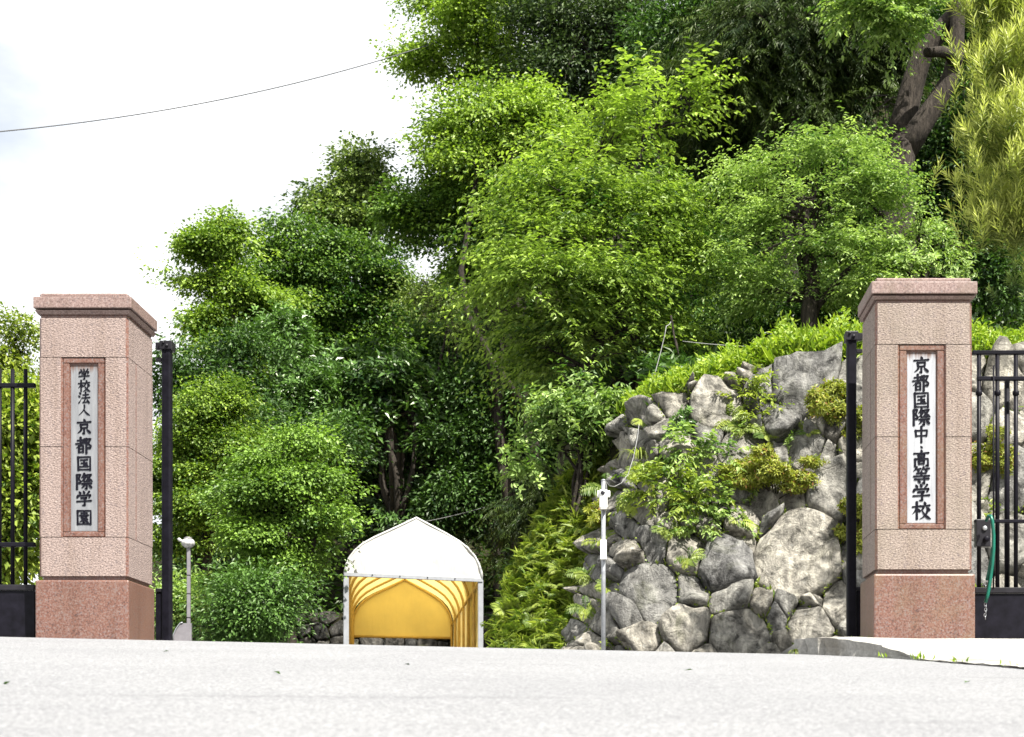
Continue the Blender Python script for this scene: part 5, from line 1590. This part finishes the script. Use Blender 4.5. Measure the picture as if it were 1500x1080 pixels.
wall_plant('azalea_bush', 'red-tinged azalea behind the steel post beside the largest boulder', 'bush', 1245, 785, 32, 45, 'gloss', .052, L_AZAL, 520, .24, .3, L_RED, tone=.6)
wall_plant('azalea_bush', 'reddish azalea seen through the gate bars right of the right gatepost', 'bush', 1450, 680, 30, 45, 'gloss', .045, L_AZAL, 450, .24, .25, L_RED, tone=.6)
wall_plant('leafy_shrub', 'lush light green shrub hanging in the middle of the rock wall', 'shrub', 1035, 680, 45, 40, 'cherry', .085, L_BRIGHT, 85, .36, .22, None, hi=True, tone=.55)
wall_plant('leafy_shrub', 'drooping light green shrub below the middle of the rock wall', 'shrub', 985, 735, 55, 45, 'cherry', .085, L_FERN, 95, .36, .2, None, hi=True, tone=.5)
wall_plant('leafy_shrub', 'leafy shrub trailing above the dark round boulder', 'shrub', 1030, 760, 35, 35, 'cherry', .075, L_BRIGHT, 80, .34, .2, None, hi=True, tone=.45)
wall_plant('small_shrub', 'small glossy shrub below the spotted upper boulder', 'shrub', 1000, 640, 28, 28, 'gloss', .055, L_GLOSS, 130, .25, .15, None, tone=.7)
wall_plant('leafy_shrub', 'ferny shrub beside the uppermost big boulder', 'shrub', 1098, 598, 26, 40, 'cherry', .07, L_FERN, 50, .32, .15, None, hi=True, tone=.6)
wall_plant('creeper', 'thin creeper strand between the two small upper boulders', 'creeper', 1152, 640, 8, 38, 'gloss', .05, L_BRIGHT, 24, .15, .16, None, tone=.5)
wall_plant('small_shrub', 'reddish ferny plant left of the wall behind the camera pole', 'shrub', 905, 765, 26, 22, 'gloss', .05, L_AZAL, 130, .2, .2, L_RED, tone=.6)
FG = 'ferns growing in the joints of the rock wall'
for i, (px, py, s) in enumerate([(1070,625,.6),(1085,640,.55),(905,725,.7),(895,800,.6),(1118,650,.45),(950,705,.5),(980,790,.5),(1010,830,.45),(1078,775,.5),(1180,645,.4),(940,750,.6),(880,850,.6),(875,900,.5),(960,625,.6),(1045,800,.4),(905,870,.45)]):
    o = link('fern', ferns[i % 5]); o.location = wsurf(px, py) + wnrm(px, py)*.16; o.scale = (s, s, s); o.rotation_euler = (R(55), 0, rs.uniform(-.6, .6))
    tag(o, 'small fern rooted in a joint between boulders of the rock wall', 'fern', FG)
# arching grass tuft
def tuft(px, py, n, ln, label, Y=None):
    b = wsurf(px, py) + wnrm(px, py)*.12 if Y is None else P(px, py, Y)
    m = MB(); Vt = []
    root = b
    Ps, Qs, Ts = [], [], []
    for i in range(n):
        a = rs.uniform(0, 6.28); L = ln*rs.uniform(.6, 1.1); out = Vector((math.cos(a), -abs(math.sin(a))*.8, 0)); w = .008
        sd = Vector((-out.y, out.x, 0)).normalized()*w
        base = len(Ps); K = 6
        for k in range(K + 1):
            s = k/K
            c = out*L*s*.75 + Vector((0, 0, 1))*L*(.95*s - 1.05*s*s)
            Ps += [tuple(c + sd*(1-s*.9)), tuple(c - sd*(1-s*.9))]
        Qs += [(base+2*k, base+2*k+1, base+2*k+3, base+2*k+2) for k in range(K)]
        Ts += [rs.uniform(.3, .9)]*(2*K+2)
    me = bpy.data.meshes.new('grass_tuft'); set_mesh(me, np.array(Ps), np.array(Qs), True, np.array(Ts))
    o = link('grass_tuft', me, L_FERN); o.location = root
    tag(o, label, 'grass tuft')
tuft(948, 680, 46, .55, 'arching grass tuft on the upper left of the rock wall')
tuft(1166, 957, 26, .12, 'tiny bright weed at the near corner of the concrete slab', 11.1)
# moss-like joint weeds
Ps = []
for i, poly in enumerate(cells):
    if len(poly) < 3: continue
    for j in range(len(poly)):
        if rs.random() < .45: continue
        a, b_ = poly[j], poly[(j+1) % len(poly)]
        for _ in range(rs.randint(3, 16)):
            t = rs.random(); x, y = a[0]+(b_[0]-a[0])*t, a[1]+(b_[1]-a[1])*t
            if y < np.interp(x, tx, ty) or x < xcorner(y) or y > 1000: continue
            Ps.append(tuple(wsurf(x, y) + wnrm(x, y)*rs.uniform(.0, .13)))
Ps = np.array(Ps); n = len(Ps)
o = leaf_object('weeds', Ps, gau(n, 3) + np.array([0, -.8, .4]), np.array([0, -.6, .7]) + gau(n, 3)*.5, .03 + .05*rnd(n), .018 + .02*rnd(n), np.clip(.45 + gau(n)*.25, 0, 1), L_FERN)
tag(o, kind='stuff')
# weeds at the slab edge, behind the steel post
Ps = []
for (x0, x1, y0, y1, q) in [(1.66, 2.2, 10.3, 8.7, 60)]:
    for _ in range(q):
        t = rs.random()
        if math.sin(t*23) < .2: continue
        Ps.append((x0+(x1-x0)*t + rs.uniform(-.03, .02), y0+(y1-y0)*t, float(zr(np.array(x0+(x1-x0)*t), np.array(y0+(y1-y0)*t))) + .01))
for _ in range(40): Ps.append((rs.uniform(1.66, 1.80), rs.uniform(11.4, 11.6), -.03))
Ps = np.array(Ps); n = len(Ps)
o = leaf_object('weeds', Ps, gau(n, 3)*.6 + UP, gau(n, 3), .03 + .03*rnd(n), .012 + .008*rnd(n), np.clip(.5 + gau(n)*.25, 0, 1), L_GRASS)
tag(o, kind='stuff')

Ps = []
for (px, py) in [(248,957),(401,988),(15,1003),(600,978),(1015,985),(1420,1003)]:
    lo, hi = 2.0, 11.4
    for _ in range(40):
        mid = (lo + hi)/2; q = P(px, py, mid)
        if q.z > float(zr(np.array(q.x), np.array(mid))): lo = mid
        else: hi = mid
    q = P(px, py, hi); Ps.append((q.x, q.y, q.z + .012))
Ps = np.array(Ps); n = len(Ps)
o = leaf_object('litter', Ps, gau(n, 3)*np.array([1, 1, .1]), UP + gau(n, 3)*.2, .03 + .025*rnd(n), .016 + .01*rnd(n), np.clip(.2 + gau(n)*.2, 0, 1), L_DARK)
tag(o, kind='stuff')

# ------------------------------------------------------------------ wires
def wire(name, label, pts, r, mat, cat='wire'):
    m = MB(); m.tube([Vector(p) for p in pts], r, 6)
    c = Vector(pts[0])
    o = m.build(name, mat)
    tag(o, label, cat)
    return o
def sagged(a, b, n=24, sag=.3):
    a, b = Vector(a), Vector(b)
    return [a.lerp(b, i/n) - Vector((0, 0, sag*4*(i/n)*(1-i/n))) for i in range(n + 1)]
wire('overhead_wire', 'thin dark overhead wire crossing the sky at the upper left', sagged(P(-60, 198, 40), P(640, 62, 49), 40, .42), .017, M_CABLE)
wire('guy_wire', 'thin wire running from behind the tent peak into the trees', sagged(P(618, 765, 41), P(720, 740, 44), 10, .03), .006, M_CABLEW)
wire('pale_cable', 'pale cable hanging from the tree above the left end of the rock wall', [P(955, 571, 21.3), P(960, 545, 21.3), P(968, 515, 21.4), P(974, 490, 21.4), P(976, 478, 21.4), P(980, 476, 21.5), P(984, 470, 21.5)], .006, M_CABLEW, 'cable')
wire('pale_cable', 'pale cable looping from the security camera pole up the rock wall', [P(888, 706, 17.5), P(893, 712, 17.6), P(900, 713, 17.9), P(910, 708, 18.6), P(920, 695, 19.4), P(928, 670, 19.6), P(934, 640, 19.7), P(936, 622, 19.9)], .0045, M_CABLEW, 'cable')
wire('tied_cable', 'thin grey-green cable strung level above the wall grass', sagged(P(1000, 500, 22), P(1130, 508, 22.5), 14, .02), .005, M_CABLEW, 'cable')
wire('dead_branch', 'short grey dead branch with a knotted cable end above the wall grass', [P(983, 462, 21.5), P(985, 475, 21.5), P(987, 490, 21.5), P(991, 505, 21.45), P(994, 520, 21.4)], [.011, .014, .012, .017, .008], M_BARK, 'branch')
print('leaves', NLEAF)
